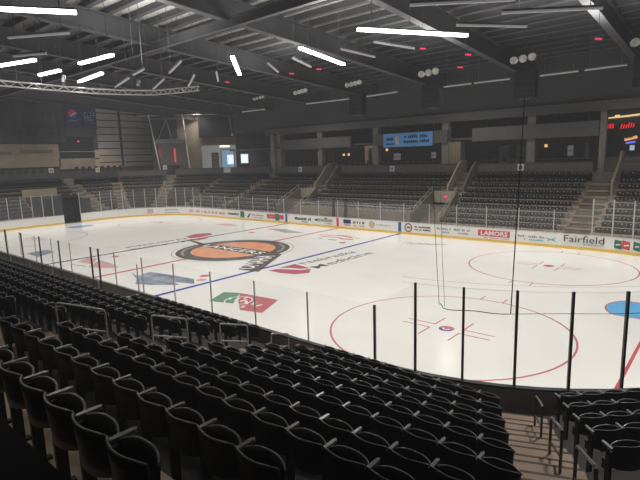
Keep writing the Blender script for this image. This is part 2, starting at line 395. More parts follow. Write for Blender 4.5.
nrb = boards('near right curved boards at the foot of the stepped aisle', arc(CX, -CY, 270, 360, 16), True)
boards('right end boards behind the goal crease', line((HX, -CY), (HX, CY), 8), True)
ya = HY - .03
def ad(name, mb, m, label=None, parent=far_b): return obj(name, mb, m, parent, label=label)
def adrect(x0, x1, z0, z1, y=None): yy = ya if y is None else y; return MB().poly([(x0, yy, z0), (x1, yy, z0), (x1, yy, z1), (x0, yy, z1)])
def adtext(s, x0, x1, z, h, y=None, bold=.01): return MB().text(s, ((x0 + x1) / 2, (ya if y is None else y) - .03, z), (1, 0, 0), (0, 0, 1), h, x1 - x0, bold=bold)
def scrawl(x0, x1, z, h, n, seed):
    """unreadable small lettering: a line of short strokes"""
    r = random.Random(seed); mb = MB(); w = (x1 - x0) / n
    for k in range(n):
        if r.random() < .12: continue
        hh = h * r.uniform(.65, 1); mb.poly([(x0 + k * w, ya - .03, z), (x0 + (k + .72) * w, ya - .03, z), (x0 + (k + .72) * w, ya - .03, z + hh), (x0 + k * w, ya - .03, z + hh)])
    return mb
ad('advert_lettering', adtext('Fairfield', 66.4, 74.6, 1.65, 1.55, HY - .2, .0), M['txt'], 'dark serif hotel lettering')
ad('advert_lettering', adtext('BY MARRIOTT', 70.5, 74.6, 1.05, .38, HY - .2), M['txt_grey'])
for x0, x1, m in ((76.6, 78.0, 'ad_green'), (78.1, 79.6, 'ad_red'), (80.2, 81.5, 'ad_green'), (81.6, 83.0, 'ad_red')):
    pts = []
    for x in (x0, x1):
        pts.append((x, CY + math.sqrt(27.93 ** 2 - (x - CX) ** 2)))
    (ax, ay), (bx, by) = pts
    ad('advert_patch', MB().poly([(ax, ay - .03, 1.2), (bx, by - .03, .95), (bx, by - .03, 2.75), (ax, ay - .03, 3.0)]), M[m])
    ad('advert_mark', MB().poly([(ax + .3, ay - .12, 1.7), (bx - .2, by - .12, 1.9), (bx - .2, by - .12, 2.2), (ax + .3, ay - .12, 2.0)]), M['white'])
ad('advert_lettering', scrawl(56, 62.3, 1.9, .55, 15, 1), M['txt_grey'])
ad('advert_lettering', scrawl(57.5, 62, 1.2, .4, 11, 2), M['ad_teal'])
ad('advert_leaf', MB().poly([(62.2, ya, 2.3), (63.6, ya, 1.9), (65.0, ya, 2.5), (64.2, ya, 1.9), (64.8, ya, 1.3), (63.5, ya, 1.7), (62.8, ya, 1.2), (63.1, ya, 1.8)]), M['ad_teal'], 'teal leaf mark')
ad('advert_panel', adrect(46, 54.1, 1.35, 2.95), M['ad_red'], 'red sponsor panel')
ad('advert_lettering', adtext('LAMORS', 46.7, 53.5, 1.62, 1.1, bold=.03), M['white'])
ad('advert_lettering', scrawl(47.5, 54, .88, .3, 18, 3), M['ad_pink'])
for a, b, sd in ((34.8, 38.6, 4), (39.8, 43.9, 5)):
    ad('advert_lettering', scrawl(a, b, 2.1, .6, 9, sd), M['txt_grey']); ad('advert_lettering', scrawl(a + .8, b - .4, 1.3, .5, 6, sd + 10), M['txt_grey'])
    ad('advert_mark', adrect(a - .4, a - .1, 2.2, 2.7), M['ad_green'])
def disc(x, z, r, n=20): return MB().poly([(x + r * math.cos(2 * PI * k / n), ya - .01, z + r * math.sin(2 * PI * k / n)) for k in range(n)])
def dring(x, z, r0, r1, n=20, y=None):
    mb = MB(); y = ya - .02 if y is None else y
    for k in range(n):
        a, b = 2 * PI * k / n, 2 * PI * (k + 1) / n
        mb.poly([(x + r0 * math.cos(a), y, z + r0 * math.sin(a)), (x + r1 * math.cos(a), y, z + r1 * math.sin(a)), (x + r1 * math.cos(b), y, z + r1 * math.sin(b)), (x + r0 * math.cos(b), y, z + r0 * math.sin(b))])
    return mb
ad('advert_roundel', dring(25.6, 2.0, .95, 1.25), M['txt'], 'dark ring emblem')
ad('advert_mark', adrect(25.0, 26.3, 1.75, 2.3), M['ad_red'])
ad('advert_lettering', scrawl(27.6, 32.6, 2.15, .5, 12, 6), M['txt']); ad('advert_lettering', scrawl(27.6, 32.6, 1.4, .5, 13, 7), M['txt'])
ad('line_marker', adrect(BX - .5, BX + .5, .66, 3.38), M['ad_blue'], 'blue stripe where the blue line meets the boards')
ad('line_marker', adrect(-BX - .5, -BX + .5, .66, 3.38), M['ad_blue'], 'blue stripe near the red advert')
ad('line_marker', adrect(-.5, .5, .66, 3.38), M['ad_red'], 'red centre line stripe')
ad('advert_lettering', scrawl(14.8, 20, 2.0, .3, 14, 8), M['txt_grey'])
ad('advert_roundel', disc(13.1, 2.0, 1.05), M['ad_gold'], 'tan round seal')
ad('advert_roundel', dring(13.1, 2.0, .5, .62), M['white'])
ad('advert_lettering', scrawl(6.1, 10.5, 1.9, .85, 9, 9), M['txt']); ad('advert_lettering', scrawl(6.1, 7.5, 1.1, .4, 4, 10), M['ad_red']); ad('advert_lettering', scrawl(8.6, 10.4, 1.1, .4, 5, 11), M['ad_red'])
ad('advert_panel', adrect(2.3, 5.2, 1.75, 3.0), M['ban_navy'], 'dark navy advert panel'); ad('advert_panel', adrect(2.6, 5.0, 1.05, 1.5), M['ad_pink'])
ad('advert_lettering', adtext('METHODIST', -9.6, -1.9, 1.75, .85, bold=.02), M['txt']); ad('advert_lettering', scrawl(-5.4, -2.2, 1.05, .42, 8, 12), M['txt_grey'])
ad('advert_mark', MB().poly([(-5.6, ya, 2.7), (-4.9, ya, 3.25), (-4.2, ya, 2.7)]), M['txt'])
ad('advert_lettering', scrawl(-18.6, -11.2, 1.7, 1.0, 11, 13), M['txt']); ad('advert_lettering', scrawl(-16, -12.5, 1.0, .4, 9, 14), M['txt_grey'])
ad('advert_panel', adrect(-32.5, -24.0, 1.35, 2.9), M['ad_red'], 'red advert panel by the blue stripe')
ad('advert_panel', MB().poly([(-28.2, ya - .02, .8), (-26.2, ya - .02, .8), (-26.2, ya - .02, 3.2), (-28.2, ya - .02, 3.2)]), M['ad_green'])
ad('advert_lettering', scrawl(-31.9, -28.6, 1.8, .7, 6, 15), M['ad_pink'])
ad('advert_lettering', scrawl(-40.4, -34.2, 1.9, .6, 14, 16), M['txt_grey']); ad('advert_lettering', scrawl(-39.4, -34.6, 1.1, .4, 10, 17), M['txt_grey'])
ad('advert_mark', MB().poly([(-43.4, ya, 1.0), (-42.3, ya, 1.0), (-41.0, ya, 3.0), (-42.4, ya, 2.2)]), M['txt'])
ad('advert_panel', adrect(-47.1, -44.8, .9, 3.2), M['ad_green'], 'dark green advert panel')
ad('advert_lettering', scrawl(-54.4, -48, 1.6, .9, 10, 18), M['txt'])
for x0, x1 in ((-60, -56.2), (-64.6, -61), (-71.4, -67.6)): ad('advert_lettering', scrawl(x0, x1, 1.4, 1.1, 5, int(-x0)), M['ad_pink'])
ad('advert_lettering', scrawl(-67.0, -65.2, 1.6, .7, 4, 19), M['txt_grey'])
def arc_ad(a0, a1, z0, z1, m, n=6, name='advert_lettering'):
    mb = MB(); rr = RC - .05
    for k in range(n):
        t0 = math.radians(a0 + (a1 - a0) * k / n); t1 = math.radians(a0 + (a1 - a0) * (k + .75) / n)
        mb.poly([(-CX + rr * math.cos(t0), CY + rr * math.sin(t0), z0), (-CX + rr * math.cos(t1), CY + rr * math.sin(t1), z0), (-CX + rr * math.cos(t1), CY + rr * math.sin(t1), z1), (-CX + rr * math.cos(t0), CY + rr * math.sin(t0), z1)])
    obj(name, mb, M[m], cfl)
arc_ad(100, 104, 1.4, 2.5, 'ad_pink', 4); arc_ad(92, 96, 1.4, 2.5, 'ad_pink', 4)
arc_ad(116, 128, 2.1, 2.6, 'txt_grey', 9); arc_ad(114, 128, 1.1, 1.5, 'txt_grey', 12)
arc_ad(138, 143, 2.2, 2.8, 'txt_grey', 4); arc_ad(138, 143, 1.1, 2.0, 'ad_pink', 4)

# ------------------------------------------------------------------ glass shielding
def glass_run(path, z1, gm, pm, pw, group, fmt, names):
    """one thing per bay: its pane and the post at its start"""
    for i in range(len(path) - 1):
        a, b = path[i], path[i + 1]; na, nb = outn(a), outn(b)
        A = Vector((a[0] + na.x * .17, a[1] + na.y * .17, 3.52)); B = Vector((b[0] + nb.x * .17, b[1] + nb.y * .17, 3.52))
        h, h2 = (z1[i], z1[i + 1]) if isinstance(z1, (list, tuple)) else (z1, z1)
        t = thing('glass_panel', fmt.format(names(i)), 'glass panel', (A.x, A.y, 3.52), group)
        d = (B - A).normalized(); nrm = Vector((d.y, -d.x, 0)) * .03
        mb = MB(); p = [A + d * .06, B - d * .06]
        vs = [q + s * nrm + Vector((0, 0, z)) for q, hh in zip(p, (h, h2)) for s in (-1, 1) for z in (0, hh - 3.52)]
        mb.add(vs, [(0, 2, 3, 1), (4, 5, 7, 6), (0, 4, 6, 2), (1, 3, 7, 5), (0, 1, 5, 4), (2, 6, 7, 3)])
        obj('pane', mb, M[gm], t)
        obj('post', MB().box((A.x, A.y, (3.52 + h) / 2), (pw, pw, h - 3.52), math.atan2(d.y, d.x)), M[pm], t)
# far side: 8 ft bays
xs = [-72 + 8 * k for k in range(19)]
glass_run([(x, HY) for x in xs], 8.85, 'glass_far', 'post_light', .16, 'glass along the far side',
          'clear glass panel with grey post on far advert boards, {} bay from the left', lambda i: ordinal(i + 1))
cr = arc(CX, CY, 90, 0, 11)
glass_run(cr, 11.5, 'glass_far', 'post_light', .22, 'tall glass at the far right corner', 'tall glass on the far right corner boards, {} bay after the low glass', lambda i: ordinal(i + 1))
glass_run(arc(-CX, CY, 180, 90, 10), 11.6, 'glass_far', 'post_light', .22, 'tall glass at the far left corner', 'tall glass panel on far left curved boards, {} bay right of the gate', lambda i: ordinal(i + 1))
glass_run([(-HX, 6.2), (-HX, CY)], 11.6, 'glass_far', 'post_light', .22, None, 'tall glass panel standing right beside the {} rink gate', lambda i: 'dark')
glass_run([(-HX, y) for y in (-14.5, -10.9, -7.3, -3.7, -.2)], 11.6, 'glass_far', 'post_light', .22, 'tall glass left of the gate', 'tall glass panel on plain white end boards, {} bay counted towards the gate', lambda i: ordinal(i + 1))
glass_run(arc(-CX, -CY, 225, 180, 5), 11.6, 'glass_far', 'post_light', .22, 'tall glass at the near left corner', 'tall glass panel on the curve at the photo\'s left edge, {} bay towards the gate', lambda i: ordinal(i + 1))
glass_run(arc(-CX, -CY, 270, 225, 5), 11.6, 'glass_near', 'post_dark', .22, 'glass beyond the near bench', 'tall glass panel past the far end of the near bench, {} bay round the curve', lambda i: ordinal(i + 1))
xs = [-72 + 8 * k for k in range(6)] + [-32.2 + 8 * k for k in range(14)]
glass_run([(x, -HY) for x in xs], 8.85, 'glass_near', 'post_light', .13, 'glass along the near side',
          'low clear glass panel in front of near seats, {} bay left of the tall panels', lambda i: ordinal(len(xs) - 1 - i))
ang = [270 + 8.2 * k for k in range(12)]
glass_run([(CX + RC * math.cos(math.radians(a)), -CY + RC * math.sin(math.radians(a))) for a in ang], [8.9] + [11.5] * 11, 'glass_near', 'post_dark', .2, 'tall glass at the near right corner',
          'tall clear glass panel with black post beyond the stepped aisle, {} bay from the left', lambda i: ordinal(i + 1))
# bench glass with dark posts
bx = [-22, -13, -5, 3, 11, 18.5, 29.1, 31.3]
for i in range(len(bx) - 1):
    t = thing('bench_glass', f'clear glass with dark posts behind the near bench, {ordinal(len(bx) - 1 - i)} bay from its right end', 'glass panel', (bx[i], -48.5, 3.4), 'glass behind the near bench')
    obj('pane', MB().box(((bx[i] + bx[i + 1]) / 2, -48.5, 7.2), (bx[i + 1] - bx[i] - .25, .06, 7.6)), M['glass_near'], t)
    obj('post', MB().box((bx[i + 1], -48.5, 7.2), (.17, .17, 7.6)), M['post_dark'], t)
t = thing('bench_glass', 'clear glass end panel closing the right end of the bench', 'glass panel', (31, -45.5, 3.4))
obj('pane', MB().box((31, -45.6, 7.2), (.06, 5.4, 7.6)), M['glass_near'], t)
obj('post', MB().box((31, -43.0, 5.6), (.12, .12, 4.4)), M['post_light'], t)
obj('wall_bench', MB().box((7, -48.5, 1.9), (48, .4, 3.0)).box((31, -45.6, 1.9), (.4, 5.6, 3.0)), M['board_back'], kind='structure')
t = thing('player_bench', 'long dark bench behind the near side boards under bench glass', 'bench', (7, -46.2, 0))
obj('bench_seat', MB().box((7, -46.4, 1.9), (46, 1.2, .2)), M['rail_dark'], t)
for x in (-14, -6, 2, 10, 18, 26): obj('leg', MB().box((x, -46.4, .9), (.3, 1.0, 1.8)), M['rail_dark'], t)

# ------------------------------------------------------------------ seating bowl (an octagon round the rink)
RD = [59.25, 56.1, 53.0, 49.8, 46.65, 43.5, 40.3, 37.2, 34.05, 30.9]      # seat-back distance from the corner centres' line
RZ = [13.5, 11.85, 10.45, 8.9, 7.7, 6.5, 5.3, 4.15, 3.1, 2.1]
s45 = math.sqrt(.5); T22 = math.tan(math.radians(22.5))
SEG = {'far': ((0, CY), (0, 1), (1, 0), CX), 'near': ((0, -CY), (0, -1), (-1, 0), CX), 'right': ((CX, 0), (1, 0), (0, -1), CY), 'left': ((-CX, 0), (-1, 0), (0, 1), CY),
       'far right corner': ((CX, CY), (s45, s45), (s45, -s45), 0), 'far left corner': ((-CX, CY), (-s45, s45), (s45, s45), 0),
       'near right corner': ((CX, -CY), (s45, -s45), (-s45, -s45), 0), 'near left corner': ((-CX, -CY), (-s45, -s45), (-s45, s45), 0)}
CUT = {'far': [(-31.2, -23.0, 45.0), (24.6, 32.4, 45.0)], 'left': [(-6.0, 10.6, 47.0)]}
def sp(seg, s, d): b, n, u, hl = SEG[seg]; return (b[0] + n[0] * d + u[0] * s, b[1] + n[1] * d + u[1] * s)
def half(seg, d): return SEG[seg][3] + T22 * d
def tier_spans(seg, d):
    cuts = sorted(c for c in CUT.get(seg, []) if d < c[2]); out = []; a = None
    for c in cuts: out.append((a, c[0])); a = c[1]
    out.append((a, None)); return out
def seg_quads(mb, seg, d0, d1, z, zl, mi=0):
    for a, b in tier_spans(seg, (d0 + d1) / 2):
        a0, a1 = (-half(seg, d0), -half(seg, d1)) if a is None else (a, a)
        b0, b1 = (half(seg, d0), half(seg, d1)) if b is None else (b, b)
        P0, P1, Q0, Q1 = sp(seg, a0, d0), sp(seg, b0, d0), sp(seg, a1, d1), sp(seg, b1, d1)
        mb.poly([(*P0, z), (*P1, z), (*Q1, z), (*Q0, z)], mi)
        mb.poly([(*P0, zl), (*P1, zl), (*P1, z), (*P0, z)], mi)
        if a is not None: mb.poly([(*P0, 0), (*Q0, 0), (*Q0, z), (*P0, z)], mi)
        if b is not None: mb.poly([(*P1, 0), (*Q1, 0), (*Q1, z), (*P1, z)], mi)
floor = obj('floor', MB().box((0, 0, -.75), (420, 330, .9)), M['concrete'], kind='structure')
for seg in SEG:
    mb = MB()
    for i in range(9, -1, -1):
        d0 = RD[i] - 2.2; d1 = RD[i] + .95 if i else 61.2
        if seg == 'near' and i > 7:
            # the lowest rows stop at the bench on this side
            z, zl = RZ[i], (RZ[i + 1] if i < 9 else 0)
            P = [(37.5, -CY - d0), (CX + T22 * d0, -CY - d0), (CX + T22 * d1, -CY - d1), (37.5, -CY - d1)]
            mb.poly([(*q, z) for q in P]); mb.poly([(*P[0], zl), (*P[1], zl), (*P[1], z), (*P[0], z)]); mb.poly([(*P[0], 0), (*P[3], 0), (*P[3], z), (*P[0], z)])
            continue
        zl = RZ[i + 1] if i < 9 else 0
        if seg == 'near' and i == 7: zl = 0
        seg_quads(mb, seg, d0, d1, RZ[i], zl)
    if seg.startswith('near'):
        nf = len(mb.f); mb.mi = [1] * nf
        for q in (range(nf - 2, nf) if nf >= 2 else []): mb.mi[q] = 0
    obj('floor_tier_' + seg.replace(' ', '_'), mb, [M['tread_top'], M['tread_shaded']], kind='structure')
# concourse slab and the half wall behind the top row
for seg in SEG:
    mb = MB(); seg_quads(mb, seg, 61.2, 100, 16, 0)
    obj('floor_concourse_' + seg.replace(' ', '_'), mb, M['concrete'], kind='structure')
def halfwall(seg, spans, z=18.9):
    mb = MB()
    for a, b in spans:
        a0 = -half(seg, 61.2) if a is None else a; b0 = half(seg, 61.2) if b is None else b
        P = [sp(seg, a0, 61.2), sp(seg, b0, 61.2), sp(seg, b0, 61.7), sp(seg, a0, 61.7)]
        mb.prism(P, 13, z)
        P = [sp(seg, a0, 61.0), sp(seg, b0, 61.0), sp(seg, b0, 61.9), sp(seg, a0, 61.9)]
        mb.prism(P, z, z + .12, 1)
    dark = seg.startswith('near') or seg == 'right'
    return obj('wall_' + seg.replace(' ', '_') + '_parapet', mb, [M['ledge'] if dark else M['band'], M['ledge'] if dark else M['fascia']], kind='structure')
halfwall('far', [(-92, -65), (-59, -30), (-24, 25.5), (31.5, 64.6), (71.4, 97)])
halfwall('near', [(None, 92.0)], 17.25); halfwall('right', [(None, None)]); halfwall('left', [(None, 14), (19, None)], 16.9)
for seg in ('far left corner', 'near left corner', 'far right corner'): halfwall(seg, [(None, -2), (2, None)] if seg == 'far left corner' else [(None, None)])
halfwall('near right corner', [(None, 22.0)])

# aisle steps: a flight of treads, two per seating row
def steps(name_label, f, w0, w1, rows, label, top=None):
    """f(d, s) -> xy ; flight from w0 to w1 across"""
    t = thing('aisle_steps', label, 'steps', (*f(RD[rows[-1]], (w0 + w1) / 2), 0), kind='structure')
    mb = MB(); nb = MB()
    for i in rows:
        d0 = RD[i] - 2.2; z = RZ[i]; zl = RZ[i + 1] if i < 9 else .9
        d1 = RD[i] + .95 if i else 61.2
        for a, b, zz in ((d0, d1, z + .03), (d0 - 1.5, d0, (z + zl) / 2))[:1 if i == 9 else 2]:
            mb.prism([f(a, w0), f(a, w1), f(b, w1), f(b, w0)], zl if zz < z else z - .02, zz)
            nb.prism([f(a - .02, w0), f(a - .02, w1), f(a + .13, w1), f(a + .13, w0)], zz - .12, zz + .012)
    obj('treads', mb, M['step'] if f(30, 0)[1] < 0 else M['step_far'], t); obj('nosing', nb, M['nosing'], t)
    return t
ca, sa = math.cos(math.radians(22.5)), math.sin(math.radians(22.5))
fcor = lambda d, s: (CX + (d / ca) * sa * 1 + 0 + (s / ca), -CY - d)           # straight side of the slanting aisle
def fslant(d, s):
    """distance along the aisle's own axis, offset across it"""
    r = d * 1.045
    return (CX + r * sa + s * ca, -CY - r * ca + s * sa)
steps('', fslant, -.25, 3.3, list(range(9, -1, -1)), 'brown concrete steps descending to the ice between black seat sections')
steps('', lambda d, s: (s, -CY - d), 59.7, 65.0, list(range(9, -1, -1)), 'concrete steps between the near seat sections with four grey hand rails')
steps('', lambda d, s: (s, CY + d), 65.2, 70.6, list(range(9, -1, -1)), 'far concrete steps left of the red-lit bar corner')
for a, b, lb in ((26.3, 30.7, 'far steps above the stair opening with a red lamp'), (-29.4, -25.0, 'far steps above the stair opening left of the long parapet')):
    steps('', lambda d, s: (s, CY + d), a, b, [4, 3, 2, 1, 0], lb)
steps('', lambda d, s: (s, CY + d), -64.6, -60.2, list(range(9, -1, -1)), 'far steps near the lit lobby at the back left corner')
steps('', lambda d, s: sp('far left corner', s, d), -2, 2, list(range(9, -1, -1)), 'corner steps below the bright lobby windows')
steps('', lambda d, s: sp('left', s, d), 14, 18.5, [9, 8, 7, 6, 5, 4, 3, 2, 1, 0], 'end steps right of the dark rink gate')
steps('', lambda d, s: sp('left', half('left', d) + s, d), -3.7, 0, [9, 8, 7, 6, 5, 4, 3, 2, 1, 0], 'steps between the end seats and the far left corner seats')

# ------------------------------------------------------------------ seats
SP = 1.67
def curved(mb, x1, yf, zf, th, nu, nv, mi=0):
    """a bent shell: yf(x, v), zf(x, v)"""
    g = []
    for s in (0, 1):
        for j in range(nv + 1):
            for i in range(nu + 1):
                x = -x1 + 2 * x1 * i / nu; v = j / nv
                g.append((x, yf(x, v) + s * th, zf(x, v)))
    W = nu + 1; H = (nv + 1) * W; fs = []
    for j in range(nv):
        for i in range(nu):
            a = j * W + i
            fs.append((a, a + 1, a + 1 + W, a + W)); fs.append((H + a, H + a + W, H + a + W + 1, H + a + 1))
    for i in range(nu):
        fs.append((i, H + i, H + i + 1, i + 1))
        a = nv * W + i; fs.append((a, a + 1, H + a + 1, H + a))
    for j in range(nv):
        a = j * W; fs.append((a, a + W, H + a + W, H + a)); b = j * W + nu; fs.append((b, H + b, H + b + W, b + W))
    mb.add(g, fs, mi); return mb
X1 = .81
by = lambda x, v: -.16 + .22 * (x / X1) ** 2 - .10 * v
bz = lambda x, v: 1.66 + .10 * (x / X1) ** 2 + v * (1.18 - .14 * abs(x / X1) ** 3)
py = lambda x, v: .34 - .24 * abs(x / X1) ** 2.6 + .10 * v
pz = lambda x, v: 1.70 + v * (1.03 - .12 * abs(x / X1) ** 3)
def rim(mb, yf, zf, th, r=.028):
    return mb.tube([(x, yf(x, 1) + th / 2, zf(x, 1) + .005) for x in np.linspace(-X1, X1, 11)], r, 5)
seat0 = thing('stadium_seat', 'x', 'seat', (0, 0, 0))
mb = curved(MB(), X1, by, bz, .07, 10, 4); mb.mi = [0] * len(mb.f); n0 = len(mb.f); rim(mb, by, bz, .07); mb.mi[n0:] = [1] * (len(mb.f) - n0)
pr_back = obj('backrest', mb, [M['seat'], M['seat_rim_glint']], seat0, smooth=True)
mb = curved(MB(), X1 * .93, py, pz, .09, 10, 3); n0 = len(mb.f); rim(mb, py, pz, .09, .032); mb.mi[n0:] = [1] * (len(mb.f) - n0)
pr_pan = obj('folded_seat', mb, [M['seat'], M['seat_rim_glint']], seat0, smooth=True)
mb = MB()
mb.prism([(-.905, 0), (-.765, 0), (-.765, .62), (-.80, .70), (-.87, .70), (-.905, .62)], 2.60, 2.70)
pr_arm = obj('armrest', mb, M['arm'], seat0)
mb = MB().box((-.835, .20, 1.25), (.13, .30, 2.5)).box((-.835, .14, .05), (.20, .70, .1)).box((-.835, .34, 1.7), (.10, .5, .5))
pr_leg = obj('leg', mb, M['leg'], seat0)
PARTS = [pr_back, pr_pan, pr_arm, pr_leg]

cand = []          # (x, y, z, rz, label, group)
def addrow(seg, i, ss, rz, lab, grp):
    for k, s in enumerate(ss):
        p = sp(seg, s, RD[i]); cand.append((p[0], p[1], RZ[i], rz, lab(k, i), grp))
def rowname(i): return ordinal(10 - i)
for i in range(10):
    d = RD[i]
    # between the railed aisle and the stepped aisle
    xr = CX + (d * sa - 1.05) / ca; n = int((xr - 66.0) / SP)
    xsB = [xr - k * SP for k in range(n)]
    def labB(k, i, n=n):
        if k <= n // 2: return f'black folding seat, {rowname(i)} row up from glass, {ordinal(k + 1)} left of brown stepped aisle'
        return f'black folding seat, {rowname(i)} row up from glass, {ordinal(n - k)} right of railed grey steps'
    addrow('near', i, [-x for x in xsB], 0, labB, 'black folding seats between the two near aisles')
    if i <= 7: xl = -70
    else: xl = 38.6
    xsA = []; x = 58.4
    while x > xl: xsA.append(x); x -= SP
    addrow('near', i, [-x for x in xsA], 0, lambda k, i: f'black folding seat, {rowname(i)} row up from glass, {ordinal(k + 1)} left of railed grey steps', 'black folding seats left of the near railed aisle')
    ssC = []; s = -half('near right corner', d)
    # u of this corner points the other way round, so walk s from +half down
    b, nn, uu, hl = SEG['near right corner']
    s = half('near right corner', d); k = 0
    while s > -half('near right corner', d) + 1:
        p = sp('near right corner', s, d); o_ = (p[0] - CX) * ca + (p[1] + CY) * sa
        if o_ > 4.3: ssC.append(s)
        s -= SP
    addrow('near right corner', i, ssC, PI / 4, lambda k, i: f'black folding seat, {rowname(i)} row up from glass, {ordinal(k + 1)} right of brown stepped aisle', 'black folding seats right of the stepped aisle')
vis = []
for c in cand:
    u, v, z = proj((c[0], c[1], c[2] + 2.3))
    vis.append(z if (-12 < u < 652 and 0 < v < 500 and z > 1) else None)
order = sorted((z, k) for k, z in enumerate(vis) if z is not None)
pick = [k for z, k in order[:300]]; picked = set(pick)
first = True
for k in pick:
    x, y, z, rz, lab, grp = cand[k]
    if first: r = seat0; first = False
    else:
        r = seat0.copy(); COL.objects.link(r)
        for ch in PARTS:
            c = ch.copy(); COL.objects.link(c); c.parent = r
    r.location = (x * F, y * F, z * F); r.rotation_euler.z = rz; r['label'] = lab; r['group'] = grp; r['category'] = 'seat'

# every further seat, out to the far side, as one mass
tpl_v = []; tpl_f = []; tpl_m = []
def tq(vs, m):
    o = len(tpl_v); tpl_v.extend(vs); tpl_f.append((o, o + 1, o + 2, o + 3)); tpl_m.append(m)
xg = [-X1, -.5, 0, .5, X1]
for a, b in zip(xg[:-1], xg[1:]):
    for yo in (0, .08):
        tq([(a, by(a, 0) + yo, 1.66), (b, by(b, 0) + yo, 1.66), (b, by(b, 1) + yo, bz(b, 1)), (a, by(a, 1) + yo, bz(a, 1))], 0)
    tq([(a, by(a, 1), bz(a, 1)), (b, by(b, 1), bz(b, 1)), (b, by(b, 1) + .08, bz(b, 1)), (a, by(a, 1) + .08, bz(a, 1))], 2)
    for yo in (0, .1):
        tq([(a, py(a, 0) + yo, 1.70), (b, py(b, 0) + yo, 1.70), (b, py(b, 1) + yo, pz(b, 1)), (a, py(a, 1) + yo, pz(a, 1))], 0)
    tq([(a, py(a, 1), pz(a, 1)), (b, py(b, 1), pz(b, 1)), (b, py(b, 1) + .1, pz(b, 1)), (a, py(a, 1) + .1, pz(a, 1))], 2)
tq([(-.90, -.05, 2.58), (-.76, -.05, 2.58), (-.76, .85, 2.58), (-.90, .85, 2.58)], 2)
tq([(-.90, .85, 2.2), (-.76, .85, 2.2), (-.76, .85, 2.58), (-.90, .85, 2.58)], 2)
tq([(-.90, .0, 0), (-.90, .35, 0), (-.90, .35, 2.3), (-.90, .0, 2.3)], 0)
tq([(-.16, py(0, 1) + .12, 2.42), (.15, py(0, 1) + .12, 2.42), (.15, py(0, 1) + .13, 2.60), (-.15, py(0, 1) + .13, 2.60)], 1)
tv = np.array(tpl_v); tf = np.array(tpl_f); places = []
for k, c in enumerate(cand):
    if k not in picked and vis[k] is not None: places.append(c[:4])
def addfar(seg, i, s0, s1, rz):
    n = int((s1 - s0) / SP)
    for k in range(n):
        p = sp(seg, s0 + (k + .5) * SP + (s1 - s0 - n * SP) / 2, RD[i]); places.append((p[0], p[1], RZ[i], rz))
for i in range(10):
    d = RD[i]; low = d < 46.5
    if low: spans = [(-59.8, -31.8), (-22.4, 24.0), (33.2, 64.8)]
    else: spans = [(-59.8, -31.6), (-22.6, 24.9), (32.9, 64.8)] if d < 55 else [(-59.8, -31.0), (-24.0, 24.9), (32.0, 64.8)]
    if i > 7: spans[1] = None
    spans += [(72.0, CX + T22 * d - 1), (-CX - T22 * d + 1, -65.2)]
    for q in spans:
        if q: addfar('far', i, q[0], q[1], PI)
    h = half('far right corner', d)
    addfar('far right corner', i, -h + .6, h - .6, math.atan2(-s45, -s45) - PI / 2)
    rzl = math.atan2(-s45, s45) - PI / 2
    addfar('far left corner', i, -h + .9, -2.3, rzl); addfar('far left corner', i, 2.3, h - .6, rzl)
    hl_ = half('left', d)
    for q in ([(-hl_ + .5, -20 if i < 4 else -8), (18.8, hl_ - 4.0)] if d < 47.5 else [(-hl_ + .5, 13.6), (18.8, hl_ - 4.0)]):
        addfar('left', i, q[0], q[1], -PI / 2)
    if d < 47.5: addfar('left', i, 10.9, 13.8, -PI / 2)
P = np.array([p[:3] for p in places]); A = np.array([p[3] for p in places]); N = len(P)
ca_, sa_ = np.cos(A)[:, None], np.sin(A)[:, None]
V = np.stack([tv[None, :, 0] * ca_ - tv[None, :, 1] * sa_ + P[:, 0:1], tv[None, :, 0] * sa_ + tv[None, :, 1] * ca_ + P[:, 1:2], tv[None, :, 2] + P[:, 2:3]], -1).reshape(-1, 3) * F
Fc = (tf[None] + (np.arange(N) * len(tv))[:, None, None]).reshape(-1, 4)
me = bpy.data.meshes.new('seats'); me.from_pydata(V.tolist(), [], Fc.tolist())
me.materials.append(M['far_seat']); me.materials.append(M['far_dot']); me.materials.append(M['far_rim_lit']); me.polygons.foreach_set('material_index', np.tile(np.array(tpl_m), N)); me.update()
o = bpy.data.objects.new('distant_stadium_seats', me); COL.objects.link(o)
tag(o, 'rows of small black seats filling the stands around the far side of the ice', 'seats', kind='stuff')
print('seats', len(pick), N)

# ------------------------------------------------------------------ hand rails
def rail(label, p0, p1, z0, z1, h, m, group, drop=.0):
    """two posts, a top rail with rounded ends and a mid rail"""
    t = thing('hand_rail', label, 'hand rail', (p0[0], p0[1], z0), group)
    a, b = Vector((*p0, z0)), Vector((*p1, z1)); up = Vector((0, 0, h)); r = .075
    obj('post', MB().tube([a, a + up - Vector((0, 0, .25))], r, 8), m, t); obj('post', MB().tube([b, b + up - Vector((0, 0, .25))], r, 8), m, t)
    A, B = a + up, b + up; d = (B - A).normalized() * .22
    obj('top_rail', MB().tube([A - Vector((0, 0, .27)), A - Vector((0, 0, .08)) + d * .25, A + d, B - d, B - Vector((0, 0, .08)) - d * .25, B - Vector((0, 0, .27))], r, 8), m, t)
    k = Vector((0, 0, h * .52)); obj('mid_rail', MB().tube([a + k, b + k], r * .8, 8), m, t)
    return t
def zf(d): return float(np.interp(d, [28, 30.9, 34.05, 37.2, 40.3, 43.5, 46.65, 49.8, 53, 56.1, 59.25], [1.3, 2.1, 3.1, 4.15, 5.3, 6.5, 7.7, 8.9, 10.45, 11.85, 13.5]))
